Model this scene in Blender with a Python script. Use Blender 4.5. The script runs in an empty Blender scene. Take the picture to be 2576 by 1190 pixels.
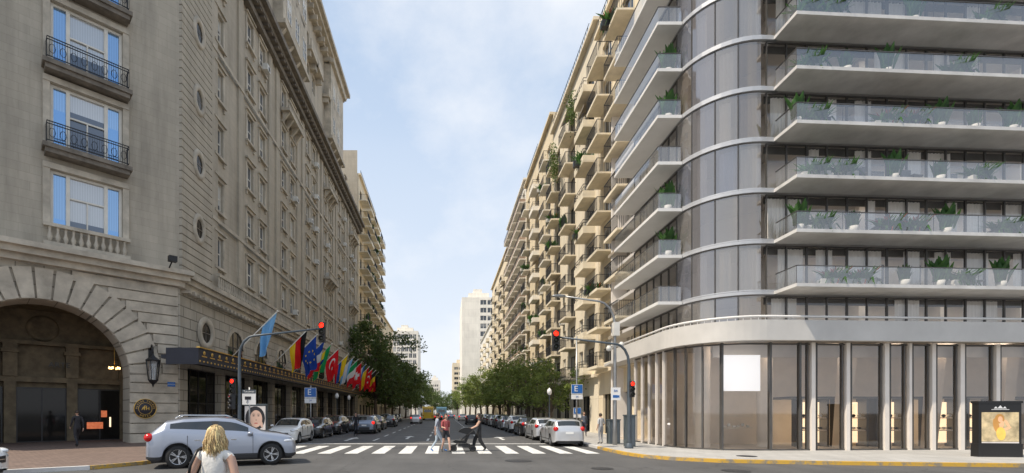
import bpy, bmesh, math, random
from mathutils import Vector, Matrix
R=random.Random(7)
sc=bpy.context.scene
col=sc.collection
rad=math.radians
sin,cos,pi=math.sin,math.cos,math.pi
# ------------------------------------------------------------------ materials
def newmat(name):
    m=bpy.data.materials.new(name); m.use_nodes=True
    nt=m.node_tree; b=nt.nodes['Principled BSDF']
    return m,nt,b
def N(nt,t,**k):
    n=nt.nodes.new(t)
    for a,v in k.items(): setattr(n,a,v)
    return n
def mixc(nt,fac,a,b,blend='MIX'):
    n=N(nt,'ShaderNodeMix',data_type='RGBA',blend_type=blend)
    for s,v in ((0,fac),(6,a),(7,b)):
        if hasattr(v,'links') or hasattr(v,'is_linked'): nt.links.new(v,n.inputs[s])
        else: n.inputs[s].default_value = v if s==0 else (v[0],v[1],v[2],1)
    return n.outputs[2]
def noise(nt,vec,scale,detail=4,rough=.6):
    n=N(nt,'ShaderNodeTexNoise'); n.inputs['Scale'].default_value=scale; n.inputs['Detail'].default_value=detail
    n.inputs['Roughness'].default_value=rough
    if vec is not None: nt.links.new(vec,n.inputs['Vector'])
    return n.outputs['Fac']
def ramp(nt,fac,a,b,lo=0,hi=1):
    n=N(nt,'ShaderNodeMapRange'); nt.links.new(fac,n.inputs[0])
    n.inputs[1].default_value=a;n.inputs[2].default_value=b;n.inputs[3].default_value=lo;n.inputs[4].default_value=hi
    return n.outputs[0]
def math_(nt,op,a,b=0):
    n=N(nt,'ShaderNodeMath',operation=op)
    for i,v in enumerate((a,b)):
        if hasattr(v,'is_linked'): nt.links.new(v,n.inputs[i])
        else: n.inputs[i].default_value=v
    return n.outputs[0]
def bump(nt,b,h,strength=.3,dist=.02):
    n=N(nt,'ShaderNodeBump'); n.inputs['Strength'].default_value=strength; n.inputs['Distance'].default_value=dist
    nt.links.new(h,n.inputs['Height']); nt.links.new(n.outputs[0],b.inputs['Normal'])
def geo(nt): return N(nt,'ShaderNodeNewGeometry').outputs['Position']
def dk(c,f): return tuple(min(1,x*f) for x in c)
def mat(name,c,rough=.6,metal=0,var=.18,vs=1.5,bmp=0,bs=30,rnd=0,emis=0,coat=0,obj=False):
    m,nt,b=newmat(name)
    b.inputs['Roughness'].default_value=rough; b.inputs['Metallic'].default_value=metal
    if coat: b.inputs['Coat Weight'].default_value=coat; b.inputs['Coat Roughness'].default_value=.05
    pos=N(nt,'ShaderNodeTexCoord').outputs['Object'] if obj else geo(nt)
    f=ramp(nt,noise(nt,pos,vs,5),.3,.7)
    o=mixc(nt,f,dk(c,1-var),dk(c,1+var))
    if rnd:
        r=N(nt,'ShaderNodeObjectInfo').outputs['Random']
        mm=N(nt,'ShaderNodeHueSaturation'); nt.links.new(ramp(nt,r,0,1,1-rnd,1+rnd),mm.inputs['Value']); nt.links.new(o,mm.inputs['Color']); o=mm.outputs[0]
    nt.links.new(o,b.inputs['Base Color'])
    if bmp: bump(nt,b,noise(nt,pos,bs,4),bmp)
    if emis:
        nt.links.new(o,b.inputs['Emission Color']); b.inputs['Emission Strength'].default_value=emis
    return m
def stone(name,c,bw=1.1,bh=.5,mort=.012,dirt=.45,jd=.55,bmp=.5):
    m,nt,b=newmat(name); b.inputs['Roughness'].default_value=.85
    p=geo(nt); s=N(nt,'ShaderNodeSeparateXYZ'); nt.links.new(p,s.inputs[0])
    u=math_(nt,'ADD',s.outputs[0],s.outputs[1]); cb=N(nt,'ShaderNodeCombineXYZ'); nt.links.new(u,cb.inputs[0]); nt.links.new(s.outputs[2],cb.inputs[1])
    br=N(nt,'ShaderNodeTexBrick'); nt.links.new(cb.outputs[0],br.inputs['Vector'])
    br.inputs['Scale'].default_value=1; br.inputs['Brick Width'].default_value=bw; br.inputs['Row Height'].default_value=bh; br.inputs['Mortar Size'].default_value=mort
    br.inputs['Color1'].default_value=(*dk(c,.95),1); br.inputs['Color2'].default_value=(*dk(c,1.05),1); br.inputs['Mortar'].default_value=(*dk(c,jd),1)
    mp=N(nt,'ShaderNodeMapping'); mp.inputs['Scale'].default_value=(1,1,.12); nt.links.new(p,mp.inputs[0])
    st=ramp(nt,noise(nt,mp.outputs[0],1.3,6,.65),.40,.72)
    o=mixc(nt,math_(nt,'MULTIPLY',st,dirt),br.outputs[0],dk(c,.42))
    o=mixc(nt,ramp(nt,noise(nt,p,.25,3),.35,.7,0,.3),o,dk(c,1.25))
    nt.links.new(o,b.inputs['Base Color'])
    h=math_(nt,'ADD',math_(nt,'MULTIPLY',br.outputs['Fac'],-1.0),math_(nt,'MULTIPLY',noise(nt,p,14,5),.6))
    bump(nt,b,h,bmp,.02)
    return m
def glassy(name,tint=(.6,.7,.75),refl=.35,rough=.03,body=0,bodyc=(.8,.85,.9),gl=(.92,.93,.96)):
    m,nt,b=newmat(name); nt.nodes.remove(b); out=nt.nodes['Material Output']
    t=N(nt,'ShaderNodeBsdfTransparent'); t.inputs[0].default_value=(*tint,1)
    g=N(nt,'ShaderNodeBsdfGlossy'); g.inputs['Roughness'].default_value=rough; g.inputs[0].default_value=(*gl,1)
    fr=N(nt,'ShaderNodeFresnel'); fr.inputs[0].default_value=1.5
    f=ramp(nt,fr.outputs[0],0,1,refl*.3,.9)
    a=t.outputs[0]
    if body:
        d=N(nt,'ShaderNodeBsdfDiffuse'); d.inputs[0].default_value=(*bodyc,1)
        mx=N(nt,'ShaderNodeMixShader'); mx.inputs[0].default_value=body; nt.links.new(a,mx.inputs[1]); nt.links.new(d.outputs[0],mx.inputs[2]); a=mx.outputs[0]
    mx=N(nt,'ShaderNodeMixShader'); nt.links.new(f,mx.inputs[0]); nt.links.new(a,mx.inputs[1]); nt.links.new(g.outputs[0],mx.inputs[2])
    nt.links.new(mx.outputs[0],out.inputs[0]); return m
def winglass(name,dark=(.02,.025,.03),cur=(.5,.48,.43),amount=1.3,metal=0,ior=2.0):
    m,nt,b=newmat(name); b.inputs['Roughness'].default_value=.06
    b.inputs['IOR'].default_value=ior; b.inputs['Metallic'].default_value=metal
    tc=N(nt,'ShaderNodeTexCoord'); s=N(nt,'ShaderNodeSeparateXYZ'); nt.links.new(tc.outputs['Generated'],s.inputs[0])
    r=N(nt,'ShaderNodeObjectInfo').outputs['Random']
    k=math_(nt,'GREATER_THAN',s.outputs[2],math_(nt,'MULTIPLY',r,amount))
    r2=math_(nt,'FRACT',math_(nt,'MULTIPLY',r,17.3)); 
    cc=mixc(nt,r2,dk(cur,.45),dk(cur,1.2))
    w=N(nt,'ShaderNodeTexWave'); w.inputs['Scale'].default_value=3; nt.links.new(tc.outputs['Object'],w.inputs[0])
    cc=mixc(nt,ramp(nt,w.outputs['Fac'],0,1,0,.3),cc,dk(cur,.4))
    o=mixc(nt,k,dark,cc); nt.links.new(o,b.inputs['Base Color']); return m
M={}
M['hotel']=stone('limestone_ashlar',(.46,.41,.33),1.2,.42,.008,.55,.74,.4)
M['hotel_rust']=stone('limestone_rusticated',(.46,.415,.34),1.5,.62,.03,.5,.35,.9)
M['hotel_trim']=mat('limestone_trim',(.48,.43,.35),.85,var=.28,vs=1.2,bmp=.25,bs=18)
M['hotel_dark']=mat('dark_cornice_stone',(.19,.165,.135),.9,var=.35,vs=2,bmp=.3)  # darker tone for cornices, corner balcony slabs and groove strips
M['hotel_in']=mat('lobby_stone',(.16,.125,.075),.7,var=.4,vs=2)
M['slate']=mat('mansard_slate',(.10,.105,.12),.6,var=.3,vs=5,bmp=.4)
M['cream']=stone('cream_render',(.77,.66,.48),4,2.9,.02,.3,.75,.2)
M['cream2']=stone('pale_render',(.75,.67,.53),4,2.9,.02,.35,.75,.2)
M['cream3']=stone('buff_render',(.73,.62,.44),4,2.9,.02,.35,.7,.2)
M['cream4']=stone('white_render',(.78,.74,.66),4,3,.02,.25,.7,.2)
M['bal_cream']=mat('balcony_render',(.75,.67,.52),.8,var=.15,vs=1.2,rnd=.1)
M['bal_brown']=mat('balcony_brown',(.34,.25,.19),.7,var=.2,rnd=.35)
M['bal_white']=mat('balcony_white',(.80,.76,.68),.8,var=.1,rnd=.1)
M['iron']=mat('wrought_iron',(.02,.02,.022),.45,.3,var=.2)
M['steel']=mat('galvanised_steel',(.33,.34,.35),.4,.7,var=.15)
M['polegrey']=mat('painted_pole',(.08,.10,.12),.45,.2)
M['win']=winglass('window_pane')
M['win_dark']=winglass('dark_shop_pane',(.016,.015,.014),(.1,.09,.07),6,ior=1.38)
M['win_hotel']=winglass('hotel_window_pane',(.05,.07,.10),(.66,.66,.64),1.9)
M['win_bay']=winglass('curtained_bay_pane',(.10,.13,.18),(.60,.62,.64),1.5,.25)
M['win_refl']=winglass('sky_tinted_pane',(.22,.42,.72),(.32,.50,.74),1.4,.7)  # sky reflection put into the pane as a blue base colour
M['frame_w']=mat('white_frame',(.74,.71,.64),.5,var=.1)
M['frame_d']=mat('dark_frame',(.035,.035,.038),.4,.3)
M['frame_g']=mat('bronze_grey_frame',(.10,.095,.09),.4,.3)
M['ac']=mat('air_conditioner_casing',(.66,.65,.61),.5,var=.15,rnd=.1)
M['awning']=mat('awning_cloth',(.30,.26,.2),.8,rnd=.4)
M['concrete']=mat('fair_faced_concrete',(.60,.59,.575),.75,var=.16,vs=1.1,bmp=.2,bs=25)
M['concrete_w']=mat('white_concrete',(.74,.73,.71),.65,var=.07,vs=.8,bmp=.1)
M['fascia']=mat('beige_grey_fascia',(.57,.55,.52),.7,var=.08,vs=.8,bmp=.15)
M['metalband']=mat('pale_metal_band',(.50,.51,.53),.35,.3,var=.05)
M['g_front']=glassy('tower_glass',(.95,.94,.92),.15,.02)
cg=((.60,.62,.68),(.34,.36,.44)),((.70,.68,.66),(.48,.46,.45)),((.60,.54,.48),(.36,.31,.27)),((.58,.57,.58),(.42,.41,.44))
for i,(t_,b_) in enumerate(cg): M['g_curve%d'%i]=glassy('tinted_curved_glass',t_,.55,.03,.30,b_,(.92,.90,.88))
M['g_shop']=glassy('shop_glass',(.90,.87,.83),.25)
M['g_rail']=glassy('balustrade_glass',(.93,.95,.96),.4,.03,.09,(.8,.82,.85))  # pale diffuse body imitates reflections in the glass
M['inwall']=mat('interior_wall',(.82,.77,.72),.8,var=.06)
M['shopwall']=mat('shop_wall_beige',(.80,.72,.63),.8,var=.06)
M['infloor']=mat('interior_floor',(.5,.43,.36),.5,var=.15)
M['inceil']=mat('interior_ceiling',(.6,.57,.54),.8,var=.05)
M['curtain']=mat('sheer_curtain',(.88,.84,.79),.9,var=.06,rnd=.1)
M['fin']=mat('beige_fin',(.76,.70,.64),.6,var=.05)
M['glow']=mat('lit_shelf',(1,.76,.5),.5,emis=1.4,var=.05)
M['glowred']=mat('lit_red_display',(.8,.2,.08),.5,emis=.5,var=.3,vs=9)
M['shop_fill']=mat('shop_fill_panel',(1,.86,.72),.5,emis=4.2,var=0)  # glowing panels added to brighten the shop interior
M['fill_strip']=mat('added_fill_strip',(1,.90,.78),.5,emis=6.0,var=0)  # glowing strip added to brighten the tower rooms
M['glowwarm']=mat('lamp_glow',(1,.55,.2),.5,emis=6,var=0)
M['black']=mat('black_enamel',(.012,.012,.013),.35,var=.1)
M['rubber']=mat('tyre_rubber',(.02,.02,.02),.8,var=.2)
M['rim']=mat('alloy_rim',(.55,.56,.58),.25,.9,var=.05)
M['chrome']=mat('chrome_trim',(.7,.7,.7),.15,1,var=.03)
M['plastic']=mat('black_plastic',(.03,.03,.032),.6,var=.1)
M['carglass']=mat('car_glass',(.018,.022,.025),.03,0,var=.1); M['carglass'].node_tree.nodes['Principled BSDF'].inputs['IOR'].default_value=1.8
M['headl']=mat('headlamp_lens',(.75,.77,.8),.08,.3,var=.1)
M['taill']=mat('tail_lamp_lens',(.55,.01,.01),.15,var=.1)
M['plate']=mat('licence_plate_white',(.8,.8,.78),.5,var=.02)
M['taillit']=mat('lit_tail_lamp',(1,.02,.01),.3,emis=1.5,var=0)
paints={'silver':(.36,.39,.46),'white':(.78,.78,.77),'black':(.012,.013,.016),'grey':(.15,.16,.17),'bluegrey':(.20,.24,.31),'palesilver':(.6,.61,.63)}
for k,v in paints.items(): M['p_'+k]=mat('car_paint_'+k,v,.3,.6 if k in('silver','grey','bluegrey','palesilver') else .0,var=.03,coat=1)
M['red']=mat('red_signal_lit',(1,.012,.004),.3,emis=6,var=0)
M['lensoff']=mat('unlit_signal_lens',(.03,.03,.02),.2)
def yellowm():
    m,nt,b=newmat('yellow_kerb_paint'); b.inputs['Roughness'].default_value=.75; p=geo(nt)
    o=mixc(nt,ramp(nt,noise(nt,p,3,6,.7),.47,.6),(.58,.35,.05),(.26,.23,.18)); nt.links.new(o,b.inputs['Base Color']); return m
M['yellow']=yellowm()
M['signblue']=mat('sign_blue',(.02,.13,.42),.4,var=.04)
M['signwhite']=mat('sign_white',(.8,.8,.8),.5,var=.03)
M['ink']=mat('sign_ink',(.02,.02,.03),.5)
M['gold']=mat('gilt',(.75,.48,.12),.35,.8,var=.15)
M['navy']=mat('canopy_navy',(.02,.022,.035),.5)
M['bark']=mat('tree_bark',(.12,.09,.065),.9,var=.35,vs=6,bmp=.5)
M['skin']=mat('skin',(.55,.34,.25),.55,var=.06)
M['glow_panel']=mat('blank_white_panel',(.93,.93,.95),.6,var=.01,emis=.8)  # panel given a glow of its own to whiten it
M['bin']=mat('cabinet_green_grey',(.07,.09,.10),.5)
def leafmat(name,c):
    m,nt,b=newmat(name); b.inputs['Roughness'].default_value=.55
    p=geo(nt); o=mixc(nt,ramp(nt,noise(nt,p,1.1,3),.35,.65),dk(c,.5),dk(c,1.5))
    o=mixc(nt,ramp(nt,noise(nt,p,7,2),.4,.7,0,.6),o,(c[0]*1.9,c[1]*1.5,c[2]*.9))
    nt.links.new(o,b.inputs['Base Color'])
    out=nt.nodes['Material Output']; t=N(nt,'ShaderNodeBsdfTranslucent'); nt.links.new(o,t.inputs[0])
    mx=N(nt,'ShaderNodeMixShader'); mx.inputs[0].default_value=.4; nt.links.new(b.outputs[0],mx.inputs[1]); nt.links.new(t.outputs[0],mx.inputs[2]); nt.links.new(mx.outputs[0],out.inputs[0])
    return m
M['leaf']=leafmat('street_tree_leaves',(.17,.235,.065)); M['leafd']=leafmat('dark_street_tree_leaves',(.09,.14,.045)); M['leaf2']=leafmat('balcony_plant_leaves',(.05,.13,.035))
M['flower']=mat('red_flowers',(.45,.10,.06),.6)
def asphalt(name,c,patch=.28):
    m,nt,b=newmat(name); b.inputs['Roughness'].default_value=.7
    p=geo(nt); o=mixc(nt,ramp(nt,noise(nt,p,.35,5),.3,.7),dk(c,1-patch),dk(c,1+patch))
    mp=N(nt,'ShaderNodeMapping'); mp.inputs['Scale'].default_value=(1,.06,1); nt.links.new(p,mp.inputs[0])
    o=mixc(nt,ramp(nt,noise(nt,mp.outputs[0],1.1,3),.45,.7,0,.5),o,dk(c,.55))
    o=mixc(nt,ramp(nt,noise(nt,p,35,3),.5,.75,0,.5),o,dk(c,1.7))
    v=N(nt,'ShaderNodeTexVoronoi',feature='DISTANCE_TO_EDGE'); v.inputs['Scale'].default_value=.35; 
    wp=N(nt,'ShaderNodeVectorMath',operation='ADD'); nn=N(nt,'ShaderNodeTexNoise'); nn.inputs['Scale'].default_value=1.2; nt.links.new(p,nn.inputs['Vector']); nt.links.new(p,wp.inputs[0]); nt.links.new(nn.outputs['Color'],wp.inputs[1]); nt.links.new(wp.outputs[0],v.inputs['Vector'])
    o=mixc(nt,ramp(nt,v.outputs['Distance'],0,.012,.6,0),o,dk(c,.4))
    nt.links.new(o,b.inputs['Base Color']); bump(nt,b,noise(nt,p,60,3),.35,.01); return m
M['asphalt']=asphalt('asphalt_road',(.088,.087,.086))
M['ground']=mat('ground_earth',(.09,.085,.075),.9)
def pavexy(name,c,w,h,mo,var=.2):
    m,nt,b=newmat(name); b.inputs['Roughness'].default_value=.8
    p=geo(nt); br=N(nt,'ShaderNodeTexBrick'); nt.links.new(p,br.inputs['Vector']); br.inputs['Scale'].default_value=1
    br.inputs['Brick Width'].default_value=w; br.inputs['Row Height'].default_value=h; br.inputs['Mortar Size'].default_value=mo
    br.inputs['Color1'].default_value=(*dk(c,1-var),1); br.inputs['Color2'].default_value=(*dk(c,1+var),1); br.inputs['Mortar'].default_value=(*dk(c,.5),1)
    o=mixc(nt,ramp(nt,noise(nt,p,.8,5),.35,.7,0,.5),br.outputs[0],dk(c,.6)); nt.links.new(o,b.inputs['Base Color']); return m
M['pave']=pavexy('paving_slabs',(.44,.43,.41),.6,.6,.012,.06)
M['brickpave']=pavexy('brick_paving',(.19,.135,.11),.22,.11,.01,.25)
def paint(name):
    m,nt,b=newmat(name); b.inputs['Roughness'].default_value=.7; p=geo(nt)
    f=ramp(nt,noise(nt,p,5,8,.75),.50,.64); f2=ramp(nt,noise(nt,p,.8,2),.3,.7,.25,1)
    o=mixc(nt,math_(nt,'MULTIPLY',f,f2),(.70,.70,.68),(.13,.13,.13)); nt.links.new(o,b.inputs['Base Color']); return m
M['paint']=paint('road_paint_worn')
# ------------------------------------------------------------------ mesh builder
class MB:
    def __init__(s): s.v=[];s.f=[];s.m=[];s.s=[]
    def add(s,vs,fs,m=0,sm=False):
        o=len(s.v); s.v+= [tuple(v) for v in vs]
        for f in fs: s.f.append([i+o for i in f]); s.m.append(m); s.s.append(sm)
    def q(s,*p,m=0): s.add(p,[list(range(len(p)))],m)
    def box(s,x0,y0,z0,x1,y1,z1,m=0):
        s.add([(x0,y0,z0),(x1,y0,z0),(x1,y1,z0),(x0,y1,z0),(x0,y0,z1),(x1,y0,z1),(x1,y1,z1),(x0,y1,z1)],
          [(3,2,1,0),(4,5,6,7),(0,1,5,4),(1,2,6,5),(2,3,7,6),(3,0,4,7)],m)
    def beam(s,a,b,w,h,m=0):
        a=Vector(a);b=Vector(b);d=(b-a).normalized();up=Vector((0,0,1)) if abs(d.z)<.95 else Vector((0,1,0))
        r=d.cross(up).normalized();u=r.cross(d)
        vs=[p+r*x*w/2+u*y*h/2 for p in(a,b) for x,y in((-1,-1),(1,-1),(1,1),(-1,1))]
        s.add(vs,[(3,2,1,0),(4,5,6,7),(0,1,5,4),(1,2,6,5),(2,3,7,6),(3,0,4,7)],m)
    def tube(s,path,r,n=8,m=0,sm=True):
        path=[Vector(p) for p in path]; k=len(path); rr=r if isinstance(r,(list,tuple)) else [r]*k
        vs=[];ref=None
        for i,p in enumerate(path):
            d=(path[min(i+1,k-1)]-path[max(i-1,0)]).normalized()
            if ref is None: ref=Vector((0,0,1)) if abs(d.z)<.9 else Vector((1,0,0))
            a=d.cross(ref).normalized(); b=a.cross(d).normalized(); ref=b if abs(d.dot(b))<.9 else ref
            vs+=[p+(a*cos(2*pi*j/n)+b*sin(2*pi*j/n))*rr[i] for j in range(n)]
        fs=[(i*n+j,i*n+(j+1)%n,(i+1)*n+(j+1)%n,(i+1)*n+j) for i in range(k-1) for j in range(n)]
        s.add(vs,fs,m,sm); o=len(s.v)-len(vs)
        s.f.append([o+j for j in range(n)][::-1]); s.m.append(m); s.s.append(False)
        s.f.append([o+(k-1)*n+j for j in range(n)]); s.m.append(m); s.s.append(False)
    def lathe(s,prof,c=(0,0,0),n=16,m=0,sm=True,axis='z'):
        vs=[]
        for r,h in prof:
            for j in range(n):
                a=2*pi*j/n; x,y=r*cos(a),r*sin(a)
                vs.append((c[0]+x,c[1]+y,c[2]+h) if axis=='z' else (c[0]+x,c[1]+h,c[2]+y))
        fs=[(i*n+j,i*n+(j+1)%n,(i+1)*n+(j+1)%n,(i+1)*n+j) for i in range(len(prof)-1) for j in range(n)]
        if axis!='z': fs=[f[::-1] for f in fs]
        s.add(vs,fs,m,sm)
    def ell(s,c,r,m=0,nu=12,nv=8,fn=None):
        vs=[]
        for i in range(nv+1):
            t=pi*i/nv
            for j in range(nu):
                a=2*pi*j/nu; d=Vector((sin(t)*cos(a),sin(t)*sin(a),cos(t)))
                p=Vector((d.x*r[0],d.y*r[1],d.z*r[2]))
                if fn: p=fn(d,p)
                vs.append(Vector(c)+p)
        s.add(vs,[(i*nu+j,(i+1)*nu+j,(i+1)*nu+(j+1)%nu,i*nu+(j+1)%nu) for i in range(nv) for j in range(nu)],m,True)
    def prism(s,poly,z0,z1,m=0,mt=None):
        n=len(poly)
        s.add([(x,y,z0) for x,y in poly]+[(x,y,z1) for x,y in poly],[(i,(i+1)%n,n+(i+1)%n,n+i) for i in range(n)],m)
        s.add([(x,y,z1) for x,y in poly],[list(range(n))],m if mt is None else mt)
        s.add([(x,y,z0) for x,y in poly],[list(range(n))[::-1]],m)
    def holes(s,u0,u1,z0,z1,hs,depth=.2,m=0,mr=None):
        us=sorted({u0,u1}|{round(h[0],4) for h in hs}|{round(h[1],4) for h in hs}); zs=sorted({z0,z1}|{round(h[2],4) for h in hs}|{round(h[3],4) for h in hs})
        us=[u for u in us if u0<=u<=u1]; zs=[z for z in zs if z0<=z<=z1]
        for i in range(len(us)-1):
            a,b=us[i],us[i+1]; cs=[h for h in hs if h[0]<(a+b)/2<h[1]]
            run=None
            for j in range(len(zs)-1):
                c,d=zs[j],zs[j+1]; hole=any(h[2]<(c+d)/2<h[3] for h in cs)
                if hole:
                    if run is not None: s.q((a,0,run),(b,0,run),(b,0,c),(a,0,c),m=m); run=None
                elif run is None: run=c
            if run is not None: s.q((a,0,run),(b,0,run),(b,0,zs[-1]),(a,0,zs[-1]),m=m)
        mr=m if mr is None else mr
        for a,b,c,d in hs:
            s.q((a,0,c),(a,depth,c),(b,depth,c),(b,0,c),m=mr); s.q((a,0,d),(b,0,d),(b,depth,d),(a,depth,d),m=mr)
            s.q((a,0,c),(a,0,d),(a,depth,d),(a,depth,c),m=mr); s.q((b,0,c),(b,depth,c),(b,depth,d),(b,0,d),m=mr)
    def mesh(s,name,mats):
        me=bpy.data.meshes.new(name); me.from_pydata(s.v,[],s.f)
        for m in mats: me.materials.append(M[m] if isinstance(m,str) else m)
        me.polygons.foreach_set('material_index',s.m); me.polygons.foreach_set('use_smooth',s.s); me.update(); return me
def inst(name,me,parent=None,loc=(0,0,0),rz=0,sc_=None,label=None,rot=None):
    o=bpy.data.objects.new(name,me); col.objects.link(o); o.location=loc
    o.rotation_euler=rot if rot else (0,0,rz)
    if sc_: o.scale=sc_
    if parent: o.parent=parent
    if label: o['label']=label
    return o
def thing(name,label,cat,loc=(0,0,0),rz=0,group=None,me=None,kind=None):
    o=inst(name,me,None,loc,rz); o['label']=label
    if cat: o['category']=cat
    if group: o['group']=group
    if kind: o['kind']=kind
    return o
def struct(name,me,label):
    o=inst(name,me); o['kind']='structure'; o['label']=label; return o
def evalmesh(ob):
    bpy.context.view_layer.update(); dg=bpy.context.evaluated_depsgraph_get()
    return bpy.data.meshes.new_from_object(ob.evaluated_get(dg))
def text(s,size,mt,extr=.006):
    cu=bpy.data.curves.new('t','FONT'); cu.body=s; cu.size=size; cu.extrude=extr; cu.align_x='CENTER'; cu.align_y='CENTER'; cu.resolution_u=2
    ob=bpy.data.objects.new('t',cu); col.objects.link(ob); me=evalmesh(ob); bpy.data.objects.remove(ob)
    me.materials.clear(); me.materials.append(M[mt]); me.name='lettering'; return me
def lettering(s,size,mt,parent,loc,rz=0,name='lettering'):
    return inst(name,text(s,size,mt),parent,loc,rot=(pi/2,0,rz))
# ------------------------------------------------------------------ cars
def lerp(a,b,t): return a+(b-a)*t
def interp(tab,x):
    for (a,va),(b,vb) in zip(tab,tab[1:]):
        if x<=b: return lerp(va,vb,max(0,min(1,(x-a)/(b-a))))
    return tab[-1][1]
CARS={
 'suv':dict(L=4.3,W=1.84,H=1.57,r=.345,ax=(1.34,-1.27),top=[(-2.15,.86),(-2.09,1.04),(-1.96,1.14),(-1.62,1.44),(-1.15,1.53),(-.3,1.57),(.3,1.52),(1.05,1.11),(1.55,1.04),(1.98,.94),(2.11,.82),(2.15,.64)],
   belt=[(-2.15,.8),(-2.05,.98),(-1.62,1.14),(-.3,1.04),(1.05,1.0),(1.98,.85),(2.15,.58)],gl=(-1.62,.3,1.05,-1.96),clad=True),
 'hatch':dict(L=4.0,W=1.76,H=1.48,r=.31,ax=(1.27,-1.22),top=[(-2.0,.8),(-1.95,.98),(-1.88,1.06),(-1.62,1.40),(-1.2,1.45),(-.3,1.48),(.3,1.43),(1.0,1.03),(1.5,.96),(1.85,.84),(2.0,.6)],
   belt=[(-2.0,.75),(-1.9,.92),(-1.6,1.0),(-.3,.95),(1.0,.92),(1.85,.76),(2.0,.55)],gl=(-1.62,.3,1.0,-1.88),clad=False),
 'sedan':dict(L=4.5,W=1.78,H=1.45,r=.32,ax=(1.36,-1.32),top=[(-2.25,.78),(-2.2,.98),(-2.05,1.04),(-1.6,1.07),(-.95,1.40),(-.3,1.45),(.3,1.42),(1.05,1.02),(1.6,.95),(2.1,.82),(2.25,.58)],
   belt=[(-2.25,.72),(-2.1,.93),(-1.6,.98),(-.3,.94),(1.05,.92),(2.1,.74),(2.25,.52)],gl=(-.95,.3,1.05,-1.6),clad=False)}
def wheelmesh(r):
    t=MB(); w=.1
    t.lathe([(r*.66,-w),(r*.93,-w),(r,-w*.6),(r,w*.6),(r*.93,w),(r*.66,w),(r*.66,-w)],n=24,axis='y')
    k=MB(); k.lathe([(r*.67,-w*.8),(r*.64,-w*.85),(r*.60,-w*.5),(r*.6,w*.5)],n=24,axis='y')
    k.lathe([(.001,-w*.72),(r*.14,-w*.72),(r*.16,-w*.3)],n=12,axis='y')
    k.lathe([(.001,-w*.1),(r*.6,-w*.1)],n=20,m=1,axis='y')
    for i in range(5):
        for e in(-.14,.14):
            a=2*pi*i/5; k.beam((r*.1*cos(a),-w*.6,r*.1*sin(a)),(r*.63*cos(a+e),-w*.68,r*.63*sin(a+e)),.035,.03,0)
    return t.mesh('tyre',['rubber']),k.mesh('rim',['rim','black'])
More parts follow.
